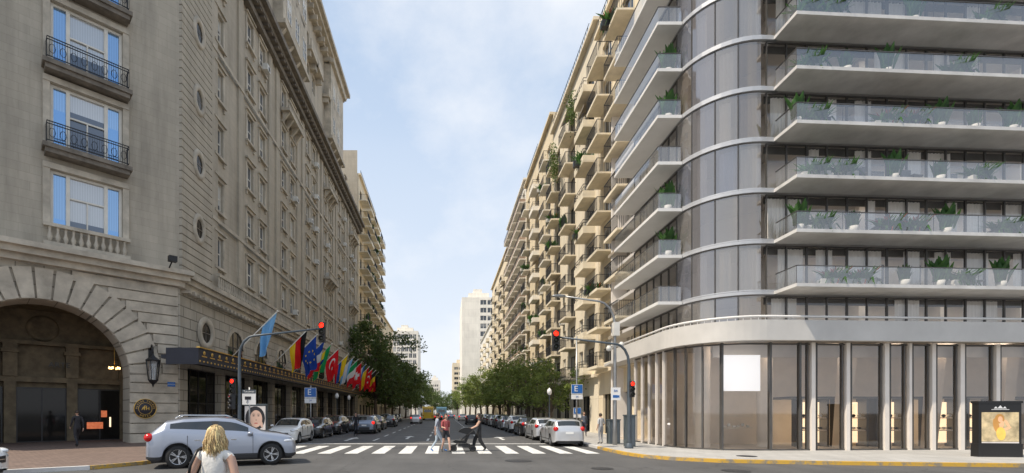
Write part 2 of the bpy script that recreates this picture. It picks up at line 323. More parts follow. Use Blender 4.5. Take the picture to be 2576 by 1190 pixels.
def carparts(kind):
    c=CARS[kind]; L,W,H,r=c['L'],c['W'],c['H'],c['r']; hw=W/2; ra=r+.065; zc=r
    xs=set(x for x,_ in c['top']); 
    for ax in c['ax']:
        for i in range(0,9): xs.add(round(ax+ra*cos(pi*i/8),3))
        xs.add(round(ax+ra+.02,3)); xs.add(round(ax-ra-.02,3))
    g0,g1,g2,g3=c['gl']; xs|={g0+.14,-.30,-.22,g1+.42,g1+.55,.02,-.8}
    xl=sorted(xs); o=[]
    for x in xl:
        if not o or x-o[-1]>.016: o.append(x)
    xl=o
    def zb(x):
        z=.2 if abs(x)<L/2-.1 else .3
        for ax in c['ax']:
            d=abs(x-ax)
            if d<ra: z=max(z,zc+math.sqrt(max(0,ra*ra-d*d))-.0)
        return z
    def half(x):
        e=L/2-abs(x); w=hw*interp([(0,.72),(.06,.84),(.18,.93),(.45,.985),(.8,1)],e)
        top=interp(c['top'],x); belt=min(interp(c['belt'],x),top-.015); b=zb(x); g=max(0,min(1,(top-belt)/(H-1.0)))
        b=min(b,belt-.12)
        m1=max(b+.02,.34); m2=max(b+.04,.58); 
        P=[(w*.9,b),(w*.985,b+.005),(w*1.0,m1),(w*1.0,max(m2,m1+.02)),(w*.985,max(belt-.09,m2+.03)),(w*.945,belt)]
        P+=[(lerp(.93,.92,g)*w,lerp(belt,belt+.03,min(1,g*3))),(lerp(.86,.755,g)*w,lerp(lerp(belt,top,.6),top-.09,g)),(lerp(.78,.71,g)*w,lerp(lerp(belt,top,.85),top-.04,g)),(lerp(.5,.45,g)*w,top-.008),(0,top)]
        return P
    bm=bmesh.new(); rows=[]
    for x in xl:
        P=half(x); full=[(y,z) for y,z in P]+[(-y,z) for y,z in P[-2::-1]]
        rows.append([bm.verts.new((x,y,z)) for y,z in full])
    n=len(rows[0]); hp=len(half(0))-1
    for i in range(len(rows)-1):
        xa,xb=xl[i],xl[i+1]; xm=(xa+xb)/2
        for j in range(n-1):
            f=bm.faces.new((rows[i][j],rows[i+1][j],rows[i+1][j+1],rows[i][j+1])); f.smooth=True
            k=j if j<hp else n-2-j
            mi=0
            if k==6 and g0+.1<xm<g1+.46 and not(-.30<xm<-.22): mi=1
            if k in(8,9) and (g1<xm<g2 or g3<xm<g0): mi=1
            if k==6 and -.30<xm<-.22: mi=2
            if c['clad'] and k<=1: mi=2
            if k==0: mi=2
            f.material_index=mi
    for rw,fl in((rows[0],False),(rows[-1],True)):
        m=len(rw)//2
        for j in range(m):
            vs=(rw[j],rw[j+1],rw[n-2-j],rw[n-1-j])
            if len(set(vs))<4: vs=(rw[j],rw[j+1],rw[n-1-j])
            try:
                f=bm.faces.new(vs if fl else vs[::-1]); f.smooth=True; f.material_index=0 if j>2 else (2 if c['clad'] or j<1 else 0)
            except Exception: pass
    bmesh.ops.recalc_face_normals(bm,faces=bm.faces)
    me=bpy.data.meshes.new('c'); bm.to_mesh(me); bm.free()
    ob=bpy.data.objects.new('c',me); col.objects.link(ob); md=ob.modifiers.new('s','SUBSURF'); md.levels=1; md.render_levels=1
    ev=evalmesh(ob); bpy.data.objects.remove(ob)
    res={}
    def sub(idx):
        b=bmesh.new(); b.from_mesh(ev); bmesh.ops.delete(b,geom=[f for f in b.faces if f.material_index not in idx],context='FACES')
        q=bpy.data.meshes.new('x'); b.to_mesh(q); b.free(); return q
    res['body']=sub((0,)); res['body'].materials.append(M['p_silver'])
    res['glass']=sub((1,)); res['glass'].materials.clear(); 
    for _ in range(3): res['glass'].materials.append(M['carglass'])
    t=sub((2,)); t.materials.clear()
    for _ in range(3): t.materials.append(M['plastic'])
    res['trim']=t
    u=MB(); u.box(-L/2+.15,-hw+.3,.17,L/2-.15,hw-.3,.6); 
    u.box(-L/2+.25,-hw+.16,.6,L/2-.25,hw-.16,.72)
    res['under']=u.mesh('underbody',['plastic'])
    res['tyre'],res['rim']=wheelmesh(r)
    h=MB(); h.ell((0,0,0),(.26,.15,.085)); res['headlight']=h.mesh('headlight',['headl'])
    h=MB(); h.ell((0,0,0),(.14,.13,.13)); res['tail_light']=h.mesh('tail_light',['taill'])
    h=MB(); h.ell((0,0,0),(.09,.11,.07)); res['mirror']=h.mesh('wing_mirror',['p_silver'])
    h=MB(); h.box(-.08,-.012,-.014,.08,.012,.014); res['handle']=h.mesh('door_handle',['chrome'])
    h=MB(); h.box(-.02,-.42,-.09,.02,.42,.09); h.box(-.03,-.38,-.01,.03,.38,.01,1); res['grille']=h.mesh('grille',['plastic','chrome'])
    h=MB(); h.box(-.01,-.2,-.055,.01,.2,.055); res['plate']=h.mesh('licence_plate',['plate'])
    h=MB()
    for s in(-1,1): h.tube([(g0+.25,s*hw*.66,H-.06),(g0+.4,s*hw*.66,H+.02),(g1-.3,s*hw*.66,H+.01),(g1-.1,s*hw*.66,H-.04)],.018,6)
    res['rail']=h.mesh('roof_rail',['chrome'])
    h=MB(); 
    for s in(-1,1):
        for x in(-1.02,-.26,g1+.5): h.box(x-.006,s*hw*.985-.016,.40,x+.006,s*hw*.985+.016,.98)
        h.box(-.95,s*hw*1.0-.01,.36,.95,s*hw*1.0+.014,.40)
    res['seam']=h.mesh('door_seam',['plastic'])
    res['spec']=c; return res
CP={k:carparts(k) for k in CARS}
def setmat(o,m):
    o.material_slots[0].link='OBJECT'; o.material_slots[0].material=M[m]
def car(kind,paint,label,loc,head,group=None,lit=False,sc_=1,name='car',plate=None):
    c=CP[kind]; s=c['spec']; L,W,r=s['L'],s['W'],s['r']
    e=thing(name,label,'car',(loc[0],loc[1],0),head,group); e.scale=(sc_,)*3
    b=inst('body',c['body'],e); setmat(b,'p_'+paint)
    inst('window',c['glass'],e); inst('lower_trim',c['trim'],e); inst('underbody',c['under'],e); inst('door_seam',c['seam'],b)
    if kind=='suv': inst('roof_rail',c['rail'],e)
    for ax in s['ax']:
        for sd in(-1,1):
            w=inst('wheel',c['tyre'],e,(ax,sd*(W/2-.115),r),0 if sd<0 else pi)
            inst('rim',c['rim'],w)
    for sd in(-1,1):
        inst('headlight',c['headlight'],e,(L/2-.27,sd*(W/2-.21),.76 if kind!='sedan' else .70),-sd*.55)
        t=inst('tail_light',c['tail_light'],e,(-L/2+.12,sd*(W/2-.19),.93),sd*.3)
        if lit: setmat(t,'taillit')
        m=inst('wing_mirror',c['mirror'],e,(s['gl'][1]+.42,sd*(W/2+.06),1.02)); setmat(m,'p_'+paint)
        for x in(.25,-.75): inst('door_handle',c['handle'],e,(x,sd*(W/2-.005),.84))
    inst('grille',c['grille'],e,(L/2-.02,0,.55)); inst('licence_plate',c['plate'],e,(-L/2-.005,0,.72)); inst('licence_plate',c['plate'],e,(L/2+.005,0,.42))
    return e
# ------------------------------------------------------------------ people
def person(label,loc,head,h=1.7,J=None,top=(.5,.5,.5),legs=(.03,.03,.04),shoe=(.03,.03,.03),hairc=(.04,.025,.015),hair='short',sleeve=0,shorts=False,legw=1.0,torsow=1.0,group=None):
    D=dict(pel=(0,0,.95),wai=(0,0,1.08),che=(0,-.01,1.27),nb=(0,-.01,1.42),nt=(0,.012,1.5),
      shR=(.165,-.01,1.385),elR=(.20,-.04,1.12),wrR=(.205,.05,.88),shL=(-.165,-.01,1.385),elL=(-.20,-.04,1.12),wrL=(-.205,.05,.88),
      hiR=(.085,0,.9),knR=(.09,.03,.5),anR=(.09,-.02,.09),toR=(.10,.15,.03),hiL=(-.085,0,.9),knL=(-.09,.03,.5),anL=(-.09,-.02,.09),toL=(-.10,.15,.03))
    if J: D.update(J)
    for s in 'RL':
        w=Vector(D['wr'+s]); e=Vector(D['el'+s]); D['ha'+s]=tuple(w+(w-e).normalized()*.09)
    rr=dict(pel=(.14,.115),wai=(.115*torsow,.09*torsow),che=(.14*torsow,.105*torsow),nb=(.075,.065),nt=(.05,.055))
    for s in 'RL': rr.update({'sh'+s:(.06,.06),'el'+s:(.042,.042),'wr'+s:(.027,.027),'ha'+s:(.03,.022),'hi'+s:(.09,.09),'kn'+s:(.056*legw,.056*legw),'an'+s:(.038*legw,.038*legw),'to'+s:(.034,.028)})
    names=list(D); idx={n:i for i,n in enumerate(names)}
    E=[('pel','wai'),('wai','che'),('che','nb'),('nb','nt')]
    for s in 'RL': E+=[('nb','sh'+s),('sh'+s,'el'+s),('el'+s,'wr'+s),('wr'+s,'ha'+s),('pel','hi'+s),('hi'+s,'kn'+s),('kn'+s,'an'+s),('an'+s,'to'+s)]
    me=bpy.data.meshes.new('p'); me.from_pydata([D[n] for n in names],[(idx[a],idx[b]) for a,b in E],[])
    ob=bpy.data.objects.new('p',me); col.objects.link(ob); ob.modifiers.new('s','SKIN')
    sv=me.skin_vertices[0].data
    for n in names: sv[idx[n]].radius=rr[n]; sv[idx[n]].use_root=(n=='pel')
    sm=ob.modifiers.new('u','SUBSURF'); sm.levels=2; sm.render_levels=2
    ev=evalmesh(ob); bpy.data.objects.remove(ob)
    tag={}
    for a,b in E:
        k=b[:2]
        t=1
        if k in('hi','kn'): t=2
        if k=='an': t=0 if shorts else 2
        if k=='to': t=3
        if k in('el',): t=1 if sleeve>=1 else 0
        if k=='wr': t=1 if sleeve>=2 else 0
        if k=='ha' or b=='nt': t=0
        tag[(a,b)]=t
    mb=MB()
    vs=[v.co.copy() for v in ev.vertices]
    mb.v=[tuple(v) for v in vs]
    for p in ev.polygons:
        c=p.center; best=None
        for (a,b),t in tag.items():
            A=Vector(D[a]);B=Vector(D[b]); d=B-A; k=max(0,min(1,(c-A).dot(d)/d.length_squared)); q=(A+d*k-c).length - (rr[a][0]*(1-k)+rr[b][0]*k)*.6
            if best is None or q<best[0]:
                tt=t
                if (a,b)==('pel','wai'): tt=2 if k<.3 else 1
                if b[:2]=='kn' and shorts: tt=2 if k<.65 else 0
                best=(q,tt)
        mb.f.append(list(p.vertices)); mb.m.append(best[1]); mb.s.append(True)
    hc=Vector(D['nt'])+Vector((0,.02,.105))
    def hf(d,p):
        if d.z<0: p.x*=1+.28*d.z; p.y*=1+.12*d.z
        if d.y>.9 and abs(d.z+.1)<.3: p.y+=.012
        return p
    mb.ell(hc,(.074,.095,.115),0,18,14,hf)
    mb.tube([hc+Vector((0,.088,.02)),hc+Vector((0,.108,-.018)),hc+Vector((0,.094,-.03))],[.008,.014,.009],6,0)
    for s in(-1,1):
        mb.ell(hc+Vector((s*.074,-.005,-.005)),(.01,.02,.03),0,8,6)
        mb.ell(hc+Vector((s*.029,.083,.008)),(.013,.008,.007),4,8,6); mb.ell(hc+Vector((s*.029,.089,.008)),(.006,.004,.006),5,6,4)
    mb.ell(hc+Vector((0,.086,-.055)),(.022,.009,.006),6,8,4)
    for s in 'RL':
        w=Vector(D['wr'+s]); d=(Vector(D['ha'+s])-w).normalized(); side=Vector((0,1,0))-d*d.y
        if side.length<.2: side=Vector((1,0,0))-d*d.x
        side.normalize(); inn=d.cross(side); sg=-1 if s=='R' else 1
        if inn.x*sg<0: inn=-inn
        pe=Vector(D['ha'+s])
        for i,l in enumerate((.075,.085,.08,.062)):
            b=pe-d*.02+side*(.026-.017*i); mb.tube([b,b+d*l*.5+inn*.006,b+d*l*.8+inn*.022,b+d*l*.95+inn*.04],[.0095,.009,.008,.006],6,0)
        b=w+d*.03+side*.02; mb.tube([b,b+d*.03+side*.028,b+d*.06+side*.036+inn*.012],[.012,.011,.008],6,0)
    nm=[M['skin'],mat('shirt_cloth',top,.85,var=.3 if group else .08,vs=14,bmp=.4,bs=25),mat('trouser_cloth',legs,.85,var=.1,vs=9,bmp=.4,bs=25),mat('shoe_leather',shoe,.5),mat('eye_white',(.7,.7,.68),.3),mat('eye_iris',(.04,.025,.015),.2),mat('lip',(.4,.14,.12),.5)]
    k=h/1.7
    e=thing('person',label,'person',loc,head,group,me=mb.mesh('person',nm)); e.scale=(k,k,k)
    hms=[mat('hair_fibre',dk(hairc,f),.5,var=.35,vs=40) for f in(1,.5,1.35)]
    if hair:
        hb=MB()
        def hh(d,p):
            if d.y>.45 and d.z<.35: return p*.85
            if d.z<-.35: return p*.8
            return p*1.1
        hb.ell(hc+Vector((0,-.008,.01)),(.078,.098,.118) if hair!='bob' else (.07,.09,.108),1 if hair=='bob' else 0,18,14,hh)
        if hair=='long':
            hb.tube([hc+Vector((0,-.06,.03)),hc+Vector((0,-.1,-.08)),hc+Vector((0,-.1,-.2)),hc+Vector((0,-.085,-.3))],[.07,.075,.06,.02],10,0)
        if hair=='bob':
            rr_=random.Random(3)
            for i in range(900):
                a=rr_.uniform(-pi*1.2,pi*.2); back=max(0,-sin(a))
                st=hc+Vector((rr_.uniform(-.03,.03),rr_.uniform(-.07,.03),.112+rr_.uniform(-.006,.004)))
                L=rr_.uniform(.12,.19)+.1*back*rr_.random(); w=rr_.uniform(.8,1.02); ph=rr_.uniform(0,6.3); fl=rr_.uniform(-.02,.05); aa=rr_.uniform(-.16,.16)
                pts=[st]
                for t,rd in((.05,.6),(.16,.88),(.3,1.0),(.45,1.06),(.6,1.12),(.75,1.14),(.88,1.04),(1,.9)):
                    z=.110-(.11+L)*t; rx=.083*rd*w;ry=.1*rd*w
                    a2=a+aa*t*2+.12*sin(ph+t*8)*t
                    wob=.016*sin(ph+t*10)*t+fl*t*t
                    pts.append(hc+Vector((cos(a2)*(rx+wob),sin(a2)*(ry+wob)-.01,z+.006)))
                hb.tube(pts,[.002,.004,.005,.005,.005,.005,.004,.003,.001],3,rr_.choice((0,0,1,2,2)))
        inst('hair',hb.mesh('hair',hms),e)
    return e
# ------------------------------------------------------------------ vegetation
def treemesh(seed,h,cr,ch,th,ncl=60,nl=75,ls=.2,lm='leaf'):
    r=random.Random(seed); t=MB(); t.tube([(0,0,0),(.05,.03,th*.5),(.0,.08,th),(.1,.0,h*.65)],[.2,.15,.13,.05],9)
    cz=th+ch/2+ .1; cl=[]
    for i in range(ncl):
        a=r.uniform(0,2*pi); u=r.uniform(-1,1); q=r.uniform(.45,1)**.6; s=math.sqrt(1-u*u)
        bump_=1+.28*sin(a*3+seed)+.18*sin(a*5+u*4)
        cl.append(Vector((cos(a)*s*cr*q*bump_,sin(a)*s*cr*q*bump_,cz+u*ch/2*q*(1+.25*sin(a*2+seed)))))
    for c in cl[::5]: t.tube([(0,.08,th*.95),Vector((c.x*.45,c.y*.45,(th+c.z)/2)),c],[.07,.045,.015],5)
    b=MB()
    for c in cl:
        rc=r.uniform(.2,.46)*cr*.6
        for k in range(nl):
            d=Vector((r.gauss(0,1),r.gauss(0,1),r.gauss(0,.7))).normalized()*rc*r.uniform(.35,1.15); p=c+d
            x=Vector((r.gauss(0,1),r.gauss(0,1),r.gauss(0,.6))).normalized(); y=x.cross(Vector((r.gauss(0,1),r.gauss(0,1),r.gauss(0,1)))).normalized(); s=ls*r.uniform(.6,1.3)
            b.q(p-x*s,p-y*s*.5,p+x*s,p+y*s*.5)
    return t.mesh('trunk',['bark']),b.mesh('crown',[lm])
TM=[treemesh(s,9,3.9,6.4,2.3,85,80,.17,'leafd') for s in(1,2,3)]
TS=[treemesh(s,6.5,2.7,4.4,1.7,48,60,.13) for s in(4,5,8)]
def tree(tm,loc,rz,s,label,group):
    e=thing('street_tree',label,'tree',loc,rz,group); e.scale=(s,s,s*R.uniform(.9,1.12)); inst('trunk',tm[0],e); inst('crown',tm[1],e)
def plantmesh(seed,h,w,n,fl=False,trail=0):
    r=random.Random(seed); b=MB()
    for i in range(n):
        a=r.uniform(0,2*pi); l=h*r.uniform(.5,1); o=w*r.uniform(.2,1); x0,y0=r.uniform(-w,w)*.5,r.uniform(-w,w)*.15
        d=Vector((cos(a),sin(a),0)); sd=Vector((-sin(a),cos(a),0))*l*.13; p0=Vector((x0,y0,0)); p1=p0+d*o*.3+Vector((0,0,l*.6)); p2=p0+d*o*.8+Vector((0,0,l)); 
        if trail and r.random()<trail: p1=p0+d*o*.4+Vector((0,0,.05)); p2=p0+d*o*.7+Vector((0,0,-l*.8))
        b.q(p0-sd*.3,p0+sd*.3,p1+sd,p1-sd); b.q(p1-sd,p1+sd,p2+sd*.1,p2-sd*.1,m=1 if fl and r.random()<.2 else 0)
    return b.mesh('foliage',['leaf2','flower'])
PT=[plantmesh(1,1.15,.55,30),plantmesh(2,.5,.85,170,trail=.3),plantmesh(3,.5,.8,130,True,.3),plantmesh(9,.75,.35,60)]
pm=MB(); pm.box(-.55,-.15,0,.55,.15,.32); PLB=pm.mesh('planter',['fascia'])
pm=MB(); pm.box(-.55,-.15,0,.55,.15,.32); PLD=pm.mesh('planter',['frame_d'])
pm=MB(); pm.lathe([(.001,0),(.14,0),(.18,.32),(.16,.32),(.14,.28),(.001,.28)],n=12); PLR=pm.mesh('planter',['fascia'])
def plant(kind,loc,label='green leafy plant in a planter on a balcony',s=1):
    e=thing('potted_plant',label,'plant',loc,R.uniform(-.2,.2),'plants on the balconies'); e.scale=(s,s,s)
    inst('planter',PLR if kind in(0,3) else (PLD if R.random()<.5 else PLB),e); inst('foliage',PT[kind],e,(0,0,.28))
# ------------------------------------------------------------------ windows / balconies library
def window_mesh(w,h,cols=2,rows=1,fm='frame_w',gm='win',fr=.06,extra=None):
    b=MB(); b.q((0,.03,0),(w,.03,0),(w,.03,h),(0,.03,h),m=1)
    b.box(0,-.02,0,fr,.028,h); b.box(w-fr,-.02,0,w,.028,h); b.box(fr,-.02,0,w-fr,.028,fr); b.box(fr,-.02,h-fr,w-fr,.028,h)
    for i in range(1,cols): x=w*i/cols; b.box(x-fr*.5,-.015,fr,x+fr*.5,.028,h-fr)
    for i in range(1,rows): z=h*i/rows; b.box(fr,-.012,z-fr*.4,w-fr,.026,z+fr*.4)
    return b.mesh('window',[fm,gm])
W_door=window_mesh(2.0,2.15,2,1,'frame_w'); W_doord=window_mesh(2.0,2.15,2,1,'frame_d'); W_small=window_mesh(1.2,1.5,2,1); W_hotel=window_mesh(1.2,2.1,2,2,'frame_w','win_hotel',.09)
def surround(w,h,sill=.16):
    b=MB(); t=.2
    b.box(-t,-.07,0,0,.0-.002,h); b.box(w,-.07,0,w+t,-.002,h); b.box(-t,-.09,h,w+t,-.002,h+.22); b.box(-t-.08,-.22,h+.22,w+t+.08,-.002,h+.34); b.box(-t-.05,-.22,-sill,w+t+.05,-.002,0)
    b.box(-t+.02,-.12,-sill-.3,-.02,-.002,-sill); b.box(w+.02,-.12,-sill-.3,w+t-.02,-.002,-sill)
    return b.mesh('window_surround',['hotel_trim'])
SUR=surround(1.2,2.1)
def balcony_meshes(w,d,style):
    s=MB(); s.box(0,-d,-.13,w,-.003,0); s.box(.02,-d-.03,-.16,w-.02,-d-.001,.04)
    r=MB()
    if style=='iron':
        r.box(0,-d-.02,.98,w,-d+.02,1.02); r.box(0,-d,.98,.03,0,1.02); r.box(w-.03,-d,.98,w,0,1.02); r.box(0,-d-.01,.1,w,-d+.01,.13)
        n=int(w/.14)
        for i in range(n+1): x=i*w/n; r.box(x-.01,-d-.01,.0,x+.01,-d+.01,.98)
        for sx in(0,w-.02):
            for i in range(int(d/.14)): y=-d+i*.14; r.box(sx,y-.01,0,sx+.02,y+.01,.98)
    elif style=='half':
        r.box(0,-d-.02,.0,w,-d+.05,.45,1); r.box(0,-d+.05,0,.07,0,.45,1); r.box(w-.07,-d+.05,0,w,0,.45,1)
        for zz in(.7,.95): r.box(0,-d-.01,zz,w,-d+.02,zz+.04); r.box(0,-d+.02,zz,.03,0,zz+.04); r.box(w-.03,-d+.02,zz,w,0,zz+.04)
        for i in range(int(w/.5)+1): x=i*w/int(w/.5); r.box(x-.012,-d-.005,.45,x+.012,-d+.015,.95)
    else:
        r.box(0,-d-.02,.0,w,-d+.06,.85,1); r.box(0,-d+.06,0,.06,0,.85,1); r.box(w-.06,-d+.06,0,w,0,.85,1); r.box(-.02,-d-.04,.85,w+.02,-d+.08,.89)
    return s,r
BM={}
def balc(w,d,style,cm):
    k=(w,d,style,cm)
    if k not in BM:
        s,r=balcony_meshes(w,d,style); BM[k]=(s.mesh('balcony',[cm if cm!='bal_brown' else 'bal_white']),r.mesh('railing',['iron',cm]))
    return BM[k]
ab=MB(); ab.box(-.35,-.42,0,.35,-.01,.5); ab.lathe([(.001,-.428),(.17,-.428),(.19,-.42)],c=(.08,0,.25),n=12,m=1,axis='y'); ACM=ab.mesh('air_conditioner',['ac','plastic'])
aw=MB(); aw.q((0,-.02,0),(0,-.9,-.6),(2.4,-.9,-.6),(2.4,-.02,0)); aw.q((0,-.9,-.6),(0,-.9,-.8),(2.4,-.9,-.8),(2.4,-.9,-.6)); AWM=aw.mesh('awning',['awning'])
def apartment(name,label,X,side,y0,y1,H,base,pitch,wm,bays,style,bm_,seed,bd=1.25,doorm=None,plants=True,depth=16,acs=.15,aws=.07,roof=None,bw=3.4):
    r=random.Random(seed); L=y1-y0; rz=pi/2 if side<0 else -pi/2
    root=thing(name,label,'apartment building',(X,y0 if side<0 else y1,0),rz)
    nf=int((H-base-.6)/pitch); holes=[]; b=MB(); items=[]
    for ci,(u,t) in enumerate(bays):
        if t=='B': ww,wh,zo=2.0,2.15,.05
        else: ww,wh,zo=1.2,1.5,.75
        for f in range(nf):
            z=base+f*pitch+zo; holes.append((u-ww/2,u+ww/2,z,z+wh)); items.append((u,t,z,f,ci))
    gu=1.0
    while gu+2.6<L:
        holes.append((gu,gu+2.4,.15,min(3.2,base-.9))); gu+=3.4
    b.holes(0,L,0,H,holes,.22)
    b.q((0,0,0),(0,0,H),(0,depth,H),(0,depth,0)); b.q((L,0,0),(L,depth,0),(L,depth,H),(L,0,H)); b.q((0,0,H),(L,0,H),(L,depth,H),(0,depth,H)); b.q((0,depth,0),(0,depth,H),(L,depth,H),(L,depth,0))
    b.box(-.0,-.35,base-.35,L,-.004,base-.1); b.box(0,-.4,H-.25,L,-.004,H+.02)
    inst('wall',b.mesh('wall',[wm]),root)
    gu=1.0; gm=window_mesh(2.4,min(3.2,base-.9)-.15,2,1,'frame_d','win_dark')
    while gu+2.6<L: inst('shop_window',gm,root,(gu,.2,.15)); gu+=3.4
    for (u,t,z,f,ci) in items:
        me=(doorm or W_door) if t=='B' else W_small; ww=2.0 if t=='B' else 1.2
        inst('window',me,root,(u-ww/2,.19,z))
        if t=='B':
            st=style[ci%len(style)]
            s,rl=balc(bw,bd,st,bm_)
            bo=inst('balcony',s,root,(u-bw/2,0,z-.03)); inst('railing',rl,bo)
            if r.random()<aws: inst('awning',AWM,root,(u-1.2,0,z+2.4))
            if plants and r.random()<.26:
                wp=root_xy(X,side,y0,y1,u+r.uniform(-.7,.7),-bd+.25); plant(r.choice((0,1,1,2,3)),(wp[0],wp[1],z-.03),s=r.uniform(1.0,1.5))
        elif r.random()<acs: inst('air_conditioner',ACM,root,(u,-.01,z-.75))
    if roof:
        for (a,c,set_,h2) in roof:
            q=MB(); q.box(a,set_,H+.01,c,depth-1,H+h2); q.box(a-.2,set_-.5,H+h2,c+.2,depth-1,H+h2+.15); inst('penthouse',q.mesh('penthouse',[wm]),root)
            k=a+.6
            while k+2.2<c: inst('penthouse_window',W_doord,root,(k,set_-.05,H+.2)); k+=2.8
            q=MB(); 
            for zz in(.5,.95): q.box(a,-.2,H+zz,c,-.16,H+zz+.04)
            k=a
            while k<c: q.box(k,-.2,H+.02,k+.03,-.16,H+.95); k+=.5
            inst('roof_railing',q.mesh('roof_railing',['iron']),root)
    return root
def root_xy(X,side,y0,y1,u,d):
    return (X-d,y0+u) if side<0 else (X+d,y1-u)
def bays(L,first,step,pat):
    o=[];u=first;i=0
    while u<L-1.2: o.append((u,pat[i%len(pat)])); u+=step if isinstance(step,(int,float)) else step[i%len(step)]; i+=1
    return o
apartment('apartment_building','tall cream apartment block with iron balconies and plants',12.3,1,29.9,38.2,31.8,5.2,2.85,'cream',[(1.9,'B'),(6.0,'B')],['iron','iron'],'bal_cream',3,1.15,roof=[(.5,7.8,1.5,2.7)],bw=2.6)
apartment('apartment_building','cream apartment block with dark railings and climbing greenery',12.3,1,38.3,54.2,33.6,5.0,2.9,'cream2',[(2.1,'B'),(4.9,'W'),(8,'B'),(11.0,'W'),(13.8,'B')],['iron','iron','iron','iron','half'],'bal_cream',5,1.0,doorm=W_doord,roof=[(.6,14,2,3.0)],bw=2.7)
apartment('apartment_building','buff apartment block with stacked white fronted balconies',12.3,1,54.3,72.5,36,5,2.9,'cream3',bays(18,2.2,3.4,'BWBWB'),['iron','iron','half'],'bal_white',7,.9,plants=True,roof=[(2,10,2,2.8)],bw=2.8)
apartment('apartment_building','pale apartment block with rows of brown and cream balconies',12.3,1,72.6,93,37.5,5,2.9,'cream4',bays(20,2.2,4.0,'B'),['half'],'bal_brown',8,.9,plants=False,bw=3.6)
apartment('apartment_building','cream apartment block with plain windows and few balconies',12.3,1,93.1,125,34,5,3.0,'cream',bays(31,2.2,4.6,'WB'),['iron'],'bal_white',9,.8,plants=False)
apartment('apartment_building','distant pale apartment block with shallow balconies',13.5,1,125.2,180,28,5,3.1,'cream4',bays(54,2.5,6,'WB'),['solid'],'bal_cream',11,.9,plants=False)
apartment('apartment_building','cream corner apartment block with deep dark railed balconies',-15.3,-1,84.2,111,44,6,3.05,'cream',bays(26.5,2.3,4.4,'B'),['iron','half'],'bal_cream',12,1.5,doorm=W_doord,roof=[(1,20,2,2.8)])
apartment('apartment_building','low cream classical block with plain windows',-15.6,-1,111.2,142,26,6,3.3,'cream3',bays(30,2.3,3.4,'WWB'),['iron'],'bal_cream',13,.9,plants=False)
apartment('apartment_building','distant white apartment block with plain windows',-16,-1,142.2,215,20,5,3.2,'cream4',bays(72,3,6,'WB'),['solid'],'bal_white',14,.9,plants=False)
def vine(y0,y1,z0,z1,n,seed):
    r=random.Random(seed); b=MB()
    for i in range(n):
        t=r.random(); p=Vector((11.45+r.gauss(0,.2),lerp(y0,y1,t)+r.gauss(0,.4),lerp(z0,z1,t)+r.gauss(0,.6)))
        x=Vector((r.gauss(0,1),r.gauss(0,1),r.gauss(0,.6))).normalized(); y=x.cross(Vector((r.gauss(0,1),r.gauss(0,1),r.gauss(0,1)))).normalized(); s=.12*r.uniform(.6,1.3)
        b.q(p-x*s,p-y*s*.5,p+x*s,p+y*s*.5)
    thing('climbing_plant','dense green creeper hanging over upper balconies','plant',group='creepers',me=b.mesh('climbing_plant',['leafd']))
vine(42.5,44,28.5,30,600,1); vine(49.5,51,26.5,29.5,700,2)
def tower(label,x0,x1,y,H,wm,wx0,wx1,n,pitch,wz):
    root=thing('tower_block',label,'tower block',(x0,y,0)); b=MB(); w=x1-x0
    hs=[]; 
    for f in range(int(H/pitch)-1):
        z=4+f*pitch
        if z+wz>H-1: break
        for k in range(n):
            a=wx0+(wx1-wx0)*k/n+.25; c=wx0+(wx1-wx0)*(k+1)/n-.25; hs.append((a,c,z,z+wz))
    b.holes(0,w,0,H,hs,.4); b.q((0,0,0),(0,0,H),(0,30,H),(0,30,0)); b.q((w,0,0),(w,30,0),(w,30,H),(w,0,H)); b.q((0,0,H),(w,0,H),(w,30,H),(0,30,H))
    b.box(w*.2,3,H,w*.8,12,H+2.5); b.box(w*.35,4,H+2.5,w*.6,10,H+4.4)
    inst('wall',b.mesh('wall',[wm]),root)
    for i,(a,c,z,z2) in enumerate(hs[:95]):
        q=MB(); q.q((0,0,0),(c-a,0,0),(c-a,0,z2-z),(0,0,z2-z),m=0); q.box((c-a)/2-.06,-.1,0,(c-a)/2+.06,-.01,z2-z,1)
        k=('tw',round(c-a,2),round(z2-z,2))
        if k not in BM: BM[k]=q.mesh('window',['win','frame_w'])
        inst('window',BM[k],root,(a,.35,z))
    return root
tower('tall white slab block with bands of dark windows',7,21.5,200,50,'cream4',7.5,13.5,2,3.3,2.0)
tower('distant white and glass office block',-34,-17,300,53,'cream4',1,16,6,4,2.8)
tower('distant cream block closing the avenue',5,20,330,36,'cream',1,14,4,3.4,1.8)
tower('distant grey low block closing the avenue',-14,-4.5,420,30,'cream4',1,8,4,3.4,1.8)
# ------------------------------------------------------------------ hotel
hotel=thing('palace_hotel','grey limestone classical hotel with arched corner entrance','hotel',(-15.5,27.8,0),pi/2)
b=MB(); cols=[4.8]; u=10.0
while u<55: cols+= [u,u+2.5]; u+=7.9
zr=[11.65,15.45,19.25,23.05,26.85,30.6]
hs=[(c-.6,c+.6,z,z+2.1) for c in cols for z in zr]
Lh=56.3
b.holes(3.6,Lh,9.9,34,hs,.28)
b.q((Lh,0,0),(Lh,14,0),(Lh,14,48),(Lh,0,48))
for k in [3.6]+[c-2.3 for c in cols[1::2]]+[c+1.3 for c in cols[2::2]]: b.box(k,-.16,9.95,k+.8,-.002,33.2,0)
inst('wall',b.mesh('wall',['hotel']),hotel)
for c in cols:
    for z in zr:
        w=inst('window',W_hotel,hotel,(c-.6,.16,z)); inst('surround',SUR,w,(0,-.16,0))
        if R.random()<(.3 if c>20 else .04): inst('air_conditioner',ACM,hotel,(c,-.2,z-.05))
b=MB()
for z in(14.7,26.1): b.box(3.62,-.22,z-.12,Lh,-.165,z+.12)
inst('string_course',b.mesh('string_course',['hotel_trim']),hotel)
